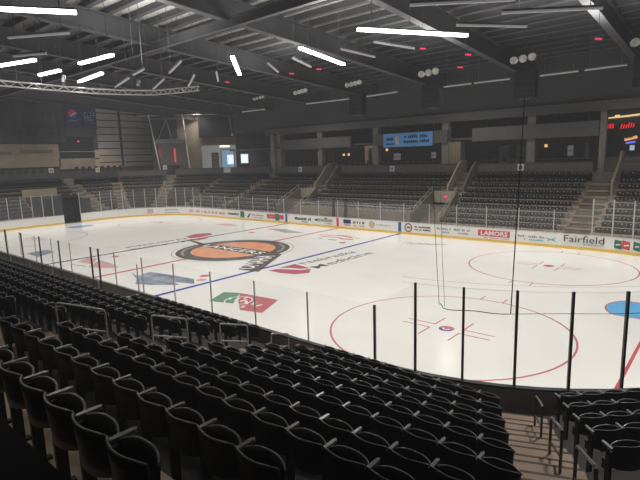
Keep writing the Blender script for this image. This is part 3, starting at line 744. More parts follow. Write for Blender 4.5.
for k, (r0, r1, pos) in enumerate(((33.06, 36.5, 'lowest'), (40.2, 43.7, 'second lowest'), (47.1, 50.5, 'third lowest'), (53.6, 57.0, 'nearest and highest'))):
    q = [(CX + r * sa + 2.12 * ca, -CY - r * ca + 2.12 * sa) for r in (r0, r1)]
    rail(f'dark steel hand rail on brown stepped aisle, {pos} of the four there', q[0], q[1], zf(r0 * .957) - .1, zf(r1 * .957) - .1, 3.05, M['rail_dark'], 'hand rails on the stepped aisle')
for x, y0, y1, h, pos in ((61.5, -65.5, -62.2, 3.5, 'highest'), (61.5, -58.6, -55.4, 3.5, 'second highest'), (61.5, -52.0, -48.8, 3.4, 'third highest'), (62.4, -46.6, -44.2, 2.8, 'lowest')):
    rail(f'grey tube hand rail among near black seats left of centre, {pos} of its aisle', (x, y0), (x, y1), zf(-y0 - CY), zf(-y1 - CY), h, M['chrome'], 'hand rails on the near railed aisle')
t = thing('guard_rail', 'long grey guard rail in front of the first seat row behind the bench', 'guard rail', (8, -49.7, 3))
obj('top_rail', MB().tube([(-20, -49.6, 7.0), (33, -49.6, 7.0)], .1, 8), M['chrome'], t); obj('mid_rail', MB().tube([(-20, -49.6, 5.4), (33, -49.6, 5.4)], .07, 8), M['chrome'], t)
for x in (-16, -8, 0, 9, 18, 26, 32.8): obj('post', MB().tube([(x, -49.6, 3.0), (x, -49.6, 7.0)], .09, 8), M['chrome'], t)
obj('floor_bench', MB().box((8, -49.5, 1.6), (56, 2.2, 2.8)), M['concrete'], kind='structure')

# ------------------------------------------------------------------ far stand: stair openings, long parapet, rails
def yprofile(x, th, prof, z0=0.0):
    """a wall in the y-z plane: prof = [(y, ztop)...]"""
    mb = MB(); pts = [(prof[0][0], z0)] + list(prof) + [(prof[-1][0], z0)]; n = len(pts)
    mb.add([(x + s * th / 2, y, z) for s in (-1, 1) for y, z in pts], [tuple(range(n)), tuple(range(2 * n - 1, n - 1, -1))] + [(i, n + i, n + (i + 1) % n, (i + 1) % n) for i in range(n)])
    return mb
for nm, x0, x1 in (('left', -31.2, -23.0), ('right', 24.6, 32.4)):
    mb = yprofile(x0, .5, [(46, 5.6), (47.5, 6.4), (58.6, 11.3), (59.4, 11.3)])
    v = mb; w = yprofile(x1, .5, [(46, 3.0), (47.5, 3.6), (58.6, 11.2), (59.4, 11.2)]); o_ = len(v.v); v.v += w.v; v.f += [tuple(i + o_ for i in f) for f in w.f]; v.mi += w.mi
    obj(f'wall_stair_opening_{nm}', v, M['fascia'], kind='structure')
    obj(f'wall_stair_back_{nm}', MB().box(((x0 + x1) / 2, 59.2, 5.6), (x1 - x0, .5, 11.3)), M['tan_dark'], kind='structure')
    st = MB()
    for k in range(9): st.prism([(x0 + .3, 46 + 1.45 * k), (x1 - .3, 46 + 1.45 * k), (x1 - .3, 59), (x0 + .3, 59)], .2, .9 + .62 * k)
    obj('floor_stair_' + nm, st, M['step'], kind='structure')
    for xx, za, zb, sd in ((x0, 7.2, 12.5, 'left'), (x1, 5.0, 12.6, 'right')):
        t = thing('hand_rail', f'sloping pale hand rail, {sd} side of far stair opening {"left of long parapet" if nm == "left" else "with red lamp"}', 'hand rail', (xx, 47.5, za - 1))
        obj('top_rail', MB().tube([(xx, 46.8, za), (xx, 58.6, zb), (xx, 59.6, zb)], .09, 6), M['chrome'], t)
        for k in range(4):
            yy = 47.2 + 3.7 * k; zz = za + (zb - za) * (yy - 46.8) / 11.8
            obj('post', MB().tube([(xx, yy, zz - 1.4), (xx, yy, zz)], .07, 6), M['chrome'], t)
    obj('wall_aisle_side_' + nm, yprofile(x0 + 1.3, .45, [(66, 12.2), (73.5, 18.9), (75.9, 20.2), (80, 20.2)], 9), M['tan'], kind='structure')
    obj('wall_aisle_end_' + nm, yprofile(x1 - 1.3, .45, [(66, 12.2), (73.5, 18.9), (75.9, 19.6), (80, 19.6)], 9), M['concrete'], kind='structure')
tag(obj('exit_lamp', MB().box((28.9, 58.85, 9.5), (.9, .15, .7)), M['red_lamp']), 'small red lamp on the wall in the far stair opening right of centre', 'lamp')
obj('wall_long_parapet', MB().box((1.0, 46.0, 2.9), (46.4, .5, 5.8)).box((1.0, 46.0, 5.9), (46.6, .7, .2), mi=1), [M['parapet'], M['column']], kind='structure')
t = thing('guard_rail', 'pale guard rail with clear panel along the long brown parapet behind centre ice', 'guard rail', (1, 46, 6))
obj('top_rail', MB().tube([(-22, 46, 7.3), (24.2, 46, 7.0)], .09, 6), M['chrome'], t)
obj('panel', MB().box((1.0, 46, 6.6), (46, .06, 1.0)), M['glass_far'], t)
for k in range(13): obj('post', MB().tube([(-21.8 + 3.83 * k, 46, 6), (-21.8 + 3.83 * k, 46, 7.2)], .06, 6), M['chrome'], t)
t = thing('penalty_box', 'two dark padded door posts with glass behind the red centre stripe', 'penalty box', (1, 43.6, 0))
obj('padded_post', MB().box((-2.2, 43.3, 6.3), (.9, .5, 6.0)), M['black'], t); obj('padded_post', MB().box((2.6, 43.3, 6.3), (.9, .5, 6.0)), M['black'], t)
obj('pane', MB().box((.2, 43.3, 6.2), (3.6, .06, 5.4)), M['glass_far'], t)
obj('bench', MB().box((6, 44.4, 2.0), (7, 1.0, .25)), M['rail_dark'], t)

# ------------------------------------------------------------------ far concourse and suite level
obj('wall_far', MB().box((0, 94.8, 26), (215, .6, 20)).box((-20, 94.8, 44), (255, .6, 18)), M['wall'], kind='structure')
obj('ceiling_concourse_far', MB().box((-16, 86, 27.0), (156, 17, .6)), M['soffit'], kind='structure')
obj('wall_far_suite_back', MB().box((-16, 86, 31.2), (156, .5, 8)), M['black'], kind='structure')
obj('trim_1', MB().box((22, 76.6, 34.0), (178, 1.4, 2.6)), M['soffit'], kind='structure')
obj('wall_far_upper', MB().box((10, 77.8, 44.5), (200, .5, 19)), M['wall'], kind='structure')
for k, (x0, x1) in enumerate(((-58, -19.7), (-9.2, 20.6), (29.2, 65.3))):
    obj(f'wall_suite_band_{"abc"[k]}', MB().box(((x0 + x1) / 2, 76.6, 28.1), (x1 - x0, .9, 4.1)), M['band'], kind='structure')
for x in (-64, -36.2, -8.8, 19.3, 47.2, 66.2):
    w = 1.5 if x == 66.2 else 2.4
    obj('pillar_concourse', MB().box((x, 78.2, 25), (w, 2.0, 18)).box((x, 78.2, 16.2), (w + .4, 2.4, .5)), M['column'], kind='structure')
obj('pillar_stair_core', MB().box((21.8, 79.6, 21), (5.6, 4, 10.4)), M['tan_dark'], kind='structure')
obj('pillar_stair_core', MB().box((-62.4, 80.6, 25), (3.0, 3, 17)), M['tan'], kind='structure')
for x0, x1 in ((-56, -20), (-8, 18.2), (29.5, 64.5)):
    n = int((x1 - x0) / 6)
    for k in range(n):
        xx = x0 + (k + .5) * (x1 - x0) / n
        t = thing('suite_window', 'dark suite window above the band, {} of {} from the {} in its bay'.format(ordinal(k + 1), n, {-56: 'lobby', -8: 'blue banner', 29.5: 'thick column'}[x0]), 'window', (xx, 84.6, 30))
        obj('frame', MB().box((xx, 85.6, 31.5), (5.6, .2, 3.4)), M['steel'], t); obj('pane', MB().box((xx, 85.45, 31.5), (5.0, .1, 2.9)), M['black'], t)
# blue banner with dark lettering
bt = thing('hanging_banner', 'light blue banner with dark lettering on the far suite band', 'banner', (5.4, 76, 25.2))
obj('cloth', MB().poly([(-4.4, 75.9, 25.3), (15.3, 75.9, 25.3), (15.3, 75.9, 30.0), (-4.4, 75.9, 30.0)]), M['ban_blue'], bt)
def bscrawl(x0, x1, z, h, n, seed, y=75.8):
    r = random.Random(seed); mb = MB(); w = (x1 - x0) / n
    for k in range(n):
        if r.random() < .1: continue
        hh = h * r.uniform(.7, 1); mb.poly([(x0 + k * w, y, z), (x0 + (k + .8) * w, y, z), (x0 + (k + .8) * w, y, z + hh), (x0 + k * w, y, z + hh)])
    return mb
obj('lettering', bscrawl(4.4, 13.6, 28.2, 1.1, 12, 30), M['ban_txt'], bt); obj('lettering', bscrawl(3.4, 14.2, 26.5, 1.1, 15, 31), M['ban_txt'], bt)
obj('lettering', bscrawl(-3.7, -.2, 27.6, 1.3, 5, 32), M['ban_txt'], bt); obj('lettering', bscrawl(-3.4, .2, 26.1, .7, 7, 33), M['ban_txt'], bt)
obj('figure_mark', MB().box((1.5, 75.8, 27.7), (1.4, .05, 3.0)).box((1.7, 75.8, 29.4), (.8, .05, .8)), M['white'], bt)
def wallthing(name, label, cat, x, z, w, h, m, y=94.4, frame=None):
    t = thing(name, label, cat, (x, y, z - h / 2))
    if frame: obj('frame', MB().box((x, y + .02, z), (w + .5, .12, h + .5)), frame, t)
    obj('face', MB().box((x, y - .08, z), (w, .1, h)), m, t); return t
for x, z, lb in ((46.7, 23.9, 'small warm wall lamp in the dark concourse right of the thick column'), (-14.7, 24.6, 'small warm wall lamp just left of under the blue banner'),
             (-36.9, 23.2, 'left one of two small warm lamps in the concourse behind the left seats'), (-34.2, 23.2, 'right one of two small warm lamps in the concourse behind the left seats')):
    t = thing('wall_lamp', lb, 'lamp', (x, 94.3, z - .4)); obj('bracket', MB().box((x, 94.35, z - .3), (.3, .3, .6)), M['rail_dark'], t); obj('bulb', MB().box((x, 94.1, z + .1), (.75, .5, .9)), M['warm_lamp'], t)
t = wallthing('concourse_door', 'lit yellowish doorway between two concourse columns left of blue banner', 'door', -23.6, 23.6, 4.2, 8.4, M['door_tan'], frame=M['tan'])
obj('opening', MB().box((-22.9, 94.2, 22.4), (2.0, .1, 6.4)), M['tan_dark'], t)
wallthing('concourse_poster', 'yellowish lit poster beside the far left concourse column', 'poster', -80.8, 23.5, 4.6, 5.2, M['door_tan'], frame=M['tan_dark'])
for x, z, w, h, lb in ((54.1, 22.2, 1.7, 3.2, 'pale upright display case in the concourse beside the small warm lamp'), (-9.9, 21.8, 3.2, 2.6, 'pale display under the left half of the blue banner'), (6.2, 22.0, 2.0, 2.3, 'pale display under the right half of the blue banner')):
    t = wallthing('display_case', lb, 'display', x, z, w, h, M['screen_dim'], frame=M['rail_dark'])
    obj('shelf', MB().box((x, 94.25, z), (w, .1, .2)), M['rail_dark'], t)
for k, x in enumerate((-50, -44, 33, 39, 60)):
    t = wallthing('concourse_door', ['dark double door behind the left far seats', 'second dark double door behind the left far seats', 'dark door right of the thick column', 'second dark door right of the thick column', 'dark door left of the bar'][k], 'door', x, 20.4, 3.6, 8.2, M['siding'], frame=M['rail_dark'])
    obj('handle', MB().box((x + 1.2, 94.2, 20), (.15, .2, 1.0)), M['chrome'], t)
# tables and stools row behind the half wall would hide; seats of the top rail: drink rail
for x0, x1, lb in ((-58, -31, 'dark drink rail with stools behind the left far seats'), (-23, 25, 'dark drink rail with stools under the blue banner'), (32, 64, 'dark drink rail with stools behind the right far seats')):
    t = thing('drink_rail', lb, 'counter', ((x0 + x1) / 2, 78.5, 16))
    obj('counter_top', MB().box(((x0 + x1) / 2, 78.4, 19.9), (x1 - x0, 1.4, .2)), M['rail_dark'], t)
    for k in range(int((x1 - x0) / 2.6)):
        xx = x0 + 1.3 + 2.6 * k
        obj('stool_back', MB().box((xx, 80.0, 19.9), (1.3, .25, 1.6)), M['far_seat'], t)
# section signs on the half wall
def sign(label, c, ux, body):
    t = thing('section_sign', label, 'sign', c)
    nx, ny = -ux[1], ux[0]
    P = [Vector(c) + Vector(ux) * a + Vector((0, 0, b)) for a, b in ((-.95, -1), (.95, -1), (.95, 1), (-.95, 1))]
    q = Vector((ux[1], -ux[0], 0)) * .08
    obj('plate', MB().add([p + q for p in P] + [p - q for p in P], [(0, 1, 2, 3), (7, 6, 5, 4), (0, 4, 5, 1), (1, 5, 6, 2), (2, 6, 7, 3), (3, 7, 4, 0)]), M['paper'], t)
    mb = MB()
    for a in (-.35, .3): 
        O = Vector(c) + q * 1.6
        mb.poly([O + Vector(ux) * (a - .16) + Vector((0, 0, -.55)), O + Vector(ux) * (a + .16) + Vector((0, 0, -.55)), O + Vector(ux) * (a + .16) + Vector((0, 0, .55)), O + Vector(ux) * (a - .16) + Vector((0, 0, .55))])
    obj('lettering', mb, M['txt'], t)
sign('white square section sign on the half wall above the right far seats', (45.1, 75.5, 17.6), (1, 0, 0), '')
sign('white square section sign on the half wall under the blue banner', (-.5, 75.5, 17.6), (1, 0, 0), '')
sign('white square section sign on the half wall above the left far seats', (-45.9, 75.5, 17.7), (1, 0, 0), '')
cs = sp('far left corner', -2.6, 60.7); sign('white square section sign below the hanging scoreboard', (*cs, 19.9), (s45, s45, 0), '')
sign('white square section sign right of the end steps', (-132.6, 30, 19.7), (0, 1, 0), '')
sign('white square section sign above the end seats at the far left', (-132.6, 9.6, 20.2), (0, 1, 0), '')

# ------------------------------------------------------------------ red-lit bar at the right end of the far concourse
obj('wall_bar_side', MB().box((62.2, 87, 24), (.6, 16, 16)), M['wall'], kind='structure')
t = thing('bar_light', 'long yellow light strip on the ceiling of the bar at the right', 'light', (70, 93.6, 31.5)); obj('strip', MB().beam((64, 93.6, 31.4), (74, 93.6, 32.1), .3, .5), M['warm_strip'], t); obj('canopy', MB().box((66.6, 93.7, 32.0), (1.2, .3, .5)), M['warm_strip'], t)
t = thing('neon_sign', 'small red neon sign at the left of the bar', 'neon sign', (64.7, 94.2, 28.5))
for x in (64.1, 64.8, 65.5): obj('tube', MB().box((x, 94.2, 29.1), (.35, .15, 1.3)), M['neon_red'], t)
t = thing('neon_sign', 'wide red neon lettering at the back of the bar', 'neon sign', (69.2, 94.2, 28.2))
for k in range(6): obj('tube', MB().beam((67.6 + .62 * k, 94.2, 28.2 + .05 * k), (67.9 + .62 * k, 94.2, 29.6 - .25 * (k % 3) + .08 * k), .3, .2), M['neon_red'], t)
t = thing('beer_sign', 'bright orange and blue sign above the bar counter', 'sign', (70.4, 94.0, 23.8))
obj('upper_face', MB().beam((68.8, 94, 24.9), (72.0, 94, 25.6), .15, .8), M['screen_warm'], t); obj('middle_face', MB().beam((68.9, 93.9, 25.3), (71.0, 93.9, 25.6), .15, .3), M['paper'], t); obj('lower_face', MB().beam((69.2, 94, 23.9), (71.6, 94, 24.2), .15, .5), M['neon_blue'], t)
t = thing('bar_screen', 'small bright white screen on the bar counter', 'screen', (70.9, 94, 21.6)); obj('bezel', MB().box((70.9, 94.1, 22.5), (1.6, .2, 1.9)), M['black'], t); obj('display', MB().box((70.9, 93.95, 22.5), (1.2, .1, 1.5)), M['screen'], t)
t = thing('bar_counter', 'dark bar counter below the red neon signs', 'counter', (71, 91, 16)); obj('front', MB().box((70.5, 91.5, 18.2), (13, .5, 4.4)), M['tan_dark'], t); obj('counter_top', MB().box((70.5, 91.4, 20.5), (13.4, 1.6, .25)), M['rail_dark'], t)
wallthing('wall_panel', 'narrow tan lit panel left of the bar', 'panel', 63.4, 27.4, .9, 3.4, M['door_tan'], frame=M['tan_dark'])
t = thing('guard_rail', 'pale overhead rail in front of the bar', 'guard rail', (70, 79, 29)); obj('top_rail', MB().tube([(66, 78.6, 30.4), (78, 78.6, 30.8)], .1, 6), M['chrome'], t)
obj('wall_corner_parapet', yprofile(71.2, .5, [(66, 14), (74.6, 19.2), (76, 21.6), (79, 21.8)], 9), M['tan_dark'], kind='structure')

# ------------------------------------------------------------------ back left corner: lobby
def cq(s0, s1, z0, z1, d=76, seg='far left corner'):
    a, b = sp(seg, s0, d), sp(seg, s1, d); return MB().add([(*a, z0), (*b, z0), (*b, z1), (*a, z1)], [(0, 1, 2, 3)])
for s0, s1, z0, z1, dd in ((-12, 1.4, 16, 52, 76.3), (1.4, 13, 16, 52, 76.3), (13, 30.5, 30.4, 52, 76.3), (30.5, 43, 16, 52, 76.3)):
    obj('wall_lobby', cq(s0, s1, z0, z1, dd), M['tan_dark'] if (s0, z0) == (1.4, 16) else M['wall'], kind='structure')
obj('wall_lobby_header', cq(12.8, 31, 30.2, 35, 76.1), M['tan_dark'], kind='structure')
obj('wall_lobby_inside', cq(10, 33, 16, 31, 84), M['lobby'], kind='structure')
def cthing(name, label, cat, s0, s1, z0, z1, m, d, frame=None):
    p = sp('far left corner', (s0 + s1) / 2, d); t = thing(name, label, cat, (*p, z0))
    if frame: obj('frame', cq(s0 - .5, s1 + .5, z0 - .3, z1 + .5, d + .1), frame, t)
    obj('pane', cq(s0, s1, z0, z1, d), m, t); return t
cthing('lobby_window', 'tall bluish lobby window at back left corner', 'window', 22.2, 28.6, 18.6, 27.8, M['window_blue'], 83.6, M['tan'])
cthing('lobby_window', 'small brilliant white lobby window in front of the bluish one', 'window', 25.2, 28.4, 20.4, 25.2, M['window'], 83.3)
cthing('lobby_window', 'small brilliant white window right of the lobby beside the green wall', 'window', 33.0, 36.6, 20.8, 25.3, M['window'], 75.9, M['siding'])
cthing('lobby_door', 'tan arched doorway inside the lit lobby', 'door', 17.4, 20.2, 18, 26.2, M['tan'], 83.4, M['tan_dark'])
t = cthing('lobby_light', 'warm white ceiling light glowing in the lobby opening', 'light', 22.0, 27.2, 29.2, 30.2, M['lobby_lamp'], 79)
cthing('exit_sign', 'tiny red exit sign right of the lobby', 'sign', 41.8, 42.8, 28.2, 29.0, M['red_lamp'], 75.8, M['black'])
# hanging black panel and upright light strip
cthing('black_panel', 'large black hanging panel above the lobby opening', 'panel', 13, 30, 34.5, 43.5, M['black'], 74, M['speaker'])
a = sp('far left corner', 28.6, 70); b = sp('far left corner', 29.8, 70)
t = thing('strip_light', 'upright pale light strip right of the hanging black panel', 'light', (*b, 34)); obj('tube', MB().beam((*a, 44.0), (*b, 35.2), .5, .5), M['housing'], t); obj('end_cap', MB().box((*b, 35.0), (.8, .8, .7)), M['lens'], t)

# scoreboard in its slanting steel frame
cp = lambda q, z, d=68: (*sp('far left corner', q, d), z)
t = thing('scoreboard_scaffold', 'slanting pale steel framework holding a scoreboard over the left corner', 'scaffold', cp(0, 19))
obj('post', MB().tube([cp(-10.3, 45.9), cp(-6.6, 19)], .33, 8), M['white'], t); obj('post', MB().tube([cp(6.0, 45.6), cp(6.9, 33), cp(7.9, 19)], .33, 8), M['white'], t)
obj('cross_bar', MB().tube([cp(-15.2, 45.0), cp(30, 45.0)], .24, 8), M['post_light'], t); obj('cross_bar', MB().tube([cp(-10.4, 43.5), cp(6.4, 43.2)], .15, 6), M['post_light'], t)
obj('brace', MB().tube([cp(-1.9, 43), cp(-6.6, 33.3)], .14, 6), M['post_light'], t); obj('brace', MB().tube([cp(-1.9, 43), cp(.2, 33.5)], .12, 6), M['post_light'], t)
t = thing('scoreboard', 'grey scoreboard with red lit figures in a slanting framework', 'scoreboard', cp(0, 21, 68.9))
def cbox(mb, q, z, w, h, d, th): mb.box(cp(q, z, d), (w, th, h), PI / 4); return mb
obj('cabinet', cbox(MB(), -.1, 26.4, 14.6, 11.2, 69.2, .8), M['score_glass'], t); obj('header', cbox(MB(), -.2, 32.7, 15.4, 1.9, 69.0, .6), M['housing'], t)
obj('digit', cbox(MB(), -6.3, 26.8, .8, 3.6, 68.7, .1), M['led_dull'], t)
obj('digit', cbox(MB(), 1.0, 25.6, .85, 7.0, 68.7, .1), M['led_red'], t)
mb = MB()
for k in range(7): cbox(mb, -6 + 1.95 * k, 32.7, 1.3, .8, 68.6, .1)
obj('lettering', mb, M['txt_grey'], t)

# ------------------------------------------------------------------ left end wall
WX = -148.5
obj('wall_left', MB().box((WX - .4, 0, 34), (.6, 230, 40)), M['wall'], kind='structure')
obj('wall_left_siding', MB().box((WX, 53.5, 36.5), (.4, 29, 31)), M['siding'], kind='structure')
for k in range(9):
    obj(f'trim_{k + 2}', MB().box((WX + .35, 53.5, 23.2 + 3.45 * k), (.35, 29, .38)), M['girt'], kind='structure')
obj('trim_11', MB().box((WX + .4, 51, 36.5), (.5, 1.1, 31)), M['girt'], kind='structure')
for zz in (41, 47): obj('trim_12', MB().box((WX + .5, 60, zz), (.2, 1.0, .5)), M['girt'], kind='structure')
obj('wall_left_tan_patch', MB().box((WX + .25, 40.4, 27.4), (.3, 8.6, 3.8)).box((WX + .25, 44, 22.8), (.3, 17, 4.2)), M['tan'], kind='structure')  # plain tan wall areas next to the siding
t = thing('hanging_banner', 'navy banner with round red white and blue soda logo on left end wall', 'banner', (WX + 1.2, 28, 39.9))
obj('cloth', MB().add([(WX + 1.2, 24.2, 39.9), (WX + 1.2, 31.4, 39.7), (WX + 1.2, 31.7, 51.0), (WX + 1.2, 24.4, 51.2)], [(0, 1, 2, 3)]), M['ban_navy'], t)
yc, zc, rr = 27.6, 46.3, 1.95
def lpoly(pts, dx, m, nm): obj(nm, MB().poly([(WX + 1.2 + dx, y, z) for y, z in pts]), m, t)
lpoly([(yc + rr * math.cos(q), zc + rr * math.sin(q)) for q in np.linspace(0, 2 * PI, 25)[:-1]], .03, M['white'], 'emblem')
top = [(yc + rr * math.cos(q), zc + rr * math.sin(q)) for q in np.linspace(math.radians(25), math.radians(200), 14)]
wave = [(yc + q, zc - .25 + .75 * q / rr * 1.0 + .3 * math.sin(q / rr * 2.6)) for q in np.linspace(-rr * .93, rr * .9, 9)]
lpoly(top + wave, .06, M['red'], 'emblem_red')
bot = [(yc + rr * math.cos(q), zc + rr * math.sin(q)) for q in np.linspace(math.radians(-140), math.radians(10), 14)]
lpoly(bot + [(y, z - .62) for y, z in wave[::-1]][1:-1], .06, M['blue'], 'emblem_blue')
obj('lettering', MB().text('pepsi', (WX + 1.27, yc + .2, 42.9), (0, 1, 0), (0, 0, 1), .95, 3.6, bold=.01), M['txt_grey'], t)
t = thing('hanging_banner', 'navy banner with faint grey lettering right of the soda banner', 'banner', (WX + 1.2, 35, 39.8))
obj('cloth', MB().add([(WX + 1.2, 32.2, 39.6), (WX + 1.2, 38.8, 39.4), (WX + 1.2, 38.9, 50.6), (WX + 1.2, 32.3, 50.9)], [(0, 1, 2, 3)]), M['ban_navy'], t)
r_ = random.Random(5); mb = MB()
for row in range(4):
    for k in range(7):
        if r_.random() < .75: mb.box((WX + 1.27, 33.2 + .75 * k, 47.0 - 1.1 * row), (.04, .5, .6))
obj('lettering', mb, M['txt_grey'], t)
t = thing('wall_panel', 'large black panel with a red lamp below the navy banners', 'panel', (WX + 1, 28, 25.6)); obj('face', MB().box((WX + .8, 28.2, 30.6), (.5, 16.4, 10)), M['black'], t); obj('ledge', MB().box((WX + 1.2, 28.2, 28.6), (.2, 16.4, .25)), M['siding'], t); obj('lamp', MB().box((WX + 1.2, 29.1, 33.4), (.3, .7, .7)), M['red_lamp'], t)
obj('wall_left_concession', MB().box((WX + .4, 2, 27), (.6, 36, 10.4)).box((WX + .4, 28, 23), (.6, 17, 5.2)), M['tan_dark'], kind='structure')
for y0, y1, z, lb in ((3.3, 16.9, 28.9, 'dark red-brown strip sign above the tan concession wall'), (-12, -.2, 28.3, 'dark strip sign at the left edge above the tan concession wall')):
    t = thing('menu_sign', lb, 'sign', (WX + 1, (y0 + y1) / 2, z - .5)); obj('face', MB().box((WX + .9, (y0 + y1) / 2, z), (.3, y1 - y0, 1.3)), M['fascia'], t)
    mb = MB(); n = 9
    for k in range(n): mb.box((WX + .8, y0 + 1.5 + k * (y1 - y0 - 3) / n, z + 2.2), (.1, .8, 1.1 - .3 * (k % 3)))
    obj('lettering', mb, M['txt_grey'], t)
t = thing('drink_rail', 'row of dark stools and rail behind the end seats at the left', 'counter', (-134.5, 10, 16))
obj('counter_top', MB().box((-134.5, -20, 20.4), (1.2, 68, .2)).box((-134.5, 34, 20.4), (1.2, 26, .2)), M['rail_dark'], t)
for k in range(32):
    yy = -50 + 3 * k
    if 12 < yy < 20: continue
    obj('stool_back', MB().box((-136, yy, 20.4), (.25, 1.4, 2.2)), M['speaker'], t); obj('rail_post', MB().tube([(-133.6, yy + 1.4, 18.6), (-133.6, yy + 1.4, 21.2)], .1, 6), M['rail_dark'], t)
# rink gate tunnel
obj('wall_gate_tunnel', MB().box((-119.2, 2.3, 5), (.5, 17, 10)).box((-110, -6.2, 4.6), (18, .4, 9.2)).box((-110, 10.7, 4.6), (18, .4, 9.2)), M['black'], kind='structure')
obj('wall_gate_lintel', MB().box((-116, 2.3, 9.4), (6.5, 16.4, .5)), M['black'], kind='structure')
obj('wall_gate_panel', MB().box((-118.7, -1.0, 11.6), (.5, 13, 3.0)), M['tan'], kind='structure')
t = thing('rink_gate', 'tall black open gate in the end boards behind the left goal crease', 'gate', (-100.5, 4.8, 0))
obj('curtain', MB().box((-102.5, 2.9, 4.6), (.3, 5.6, 9.2)), M['black'], t); obj('post', MB().box((-101.6, -.2, 5), (.4, .4, 10)), M['black'], t); obj('post', MB().box((-101.6, 6.0, 5), (.4, .4, 10)), M['black'], t); obj('header', MB().box((-102, 2.9, 10.2), (.9, 7.5, .9)), M['black'], t)  # black sheet in the opening paints the dark of the tunnel
# dark cloth along the top of the left end wall
t = thing('curtain', 'long dark grey curtain hanging high on the left end wall', 'curtain', (WX + 2, -14, 33))
mb = MB(); n = 120
for k in range(n):
    y0, y1 = -62 + 85 * k / n, -62 + 85 * (k + 1) / n; a, b = .25 * math.sin(k * 1.3), .25 * math.sin((k + 1) * 1.3)
    mb.poly([(WX + 2 + a, y0, 33), (WX + 2 + b, y1, 33), (WX + 2 + b, y1, 50.5), (WX + 2 + a, y0, 50.5)])
obj('cloth', mb, M['curtain'], t); obj('batten', MB().tube([(WX + 2, -62, 38.4), (WX + 2, 23, 38.4)], .15, 6), M['steel_light'], t); obj('batten', MB().tube([(WX + 2, -62, 50.6), (WX + 2, 23, 50.6)], .2, 6), M['steel_light'], t)
# remaining outer walls
obj('wall_near', MB().box((0, -118, 34), (300, .6, 46)), M['wall'], kind='structure')
obj('wall_right', MB().box((150, 0, 34), (.6, 240, 46)), M['wall'], kind='structure')
obj('wall_far_outer', MB().box((0, 118, 34), (300, .6, 46)), M['wall'], kind='structure')

# ------------------------------------------------------------------ roof
def rz_(y): return 54.6 - .06 * (y + 20)
def slab(x0, x1, y0, y1, dz, th): 
    return MB().add([(x, y, rz_(y) + dz + t_) for t_ in (0, th) for x, y in ((x0, y0), (x1, y0), (x1, y1), (x0, y1))], [(3, 2, 1, 0), (4, 5, 6, 7), (0, 1, 5, 4), (1, 2, 6, 5), (2, 3, 7, 6), (3, 0, 4, 7)])
ceil = obj('ceiling', slab(-14, 152, -120, 30, 0, .6), M['deck'], kind='structure')
obj('ceiling_left_bays', slab(-152, -14, -120, 120, 0, .6), M['deck_shaded'], kind='structure')
obj('ceiling_far_bay', slab(-14, 152, 30, 120, 0, .6), M['deck_shaded'], kind='structure')
for k in range(31):
    y = -70 + 4.7 * k
    obj('purlin', MB().box((0, y, rz_(y) - .75), (296, .5, 1.3)).box((0, y, rz_(y) - 1.35), (296, 1.15, .2)), M['steel'], ceil, label='dark steel purlin')
for k, x in enumerate((-118.3, -90.9, -63.4, -36, -8.6, 18.8, 46.8, 74, 101)):
    mb = MB(); a, b = (x, -116, rz_(-116) - 3.6), (x, 116, rz_(116) - 3.6)
    mb.beam(a, b, .35, 4.3); mb.beam((x, -116, rz_(-116) - 5.6), (x, 116, rz_(116) - 5.6), 1.6, .35); mb.beam((x, -116, rz_(-116) - 1.6), (x, 116, rz_(116) - 1.6), 1.6, .35)
    obj('girder', mb, M['steel'], ceil, label='deep dark steel roof girder')
for y in (-13.7,):
    z = rz_(y) - 6.2
    obj('cross_beam', MB().box((0, y, z), (296, .3, 1.7)).box((0, y, z - .85), (296, 1.0, .2)).box((0, y, z + .85), (296, 1.0, .2)), M['steel'], ceil)

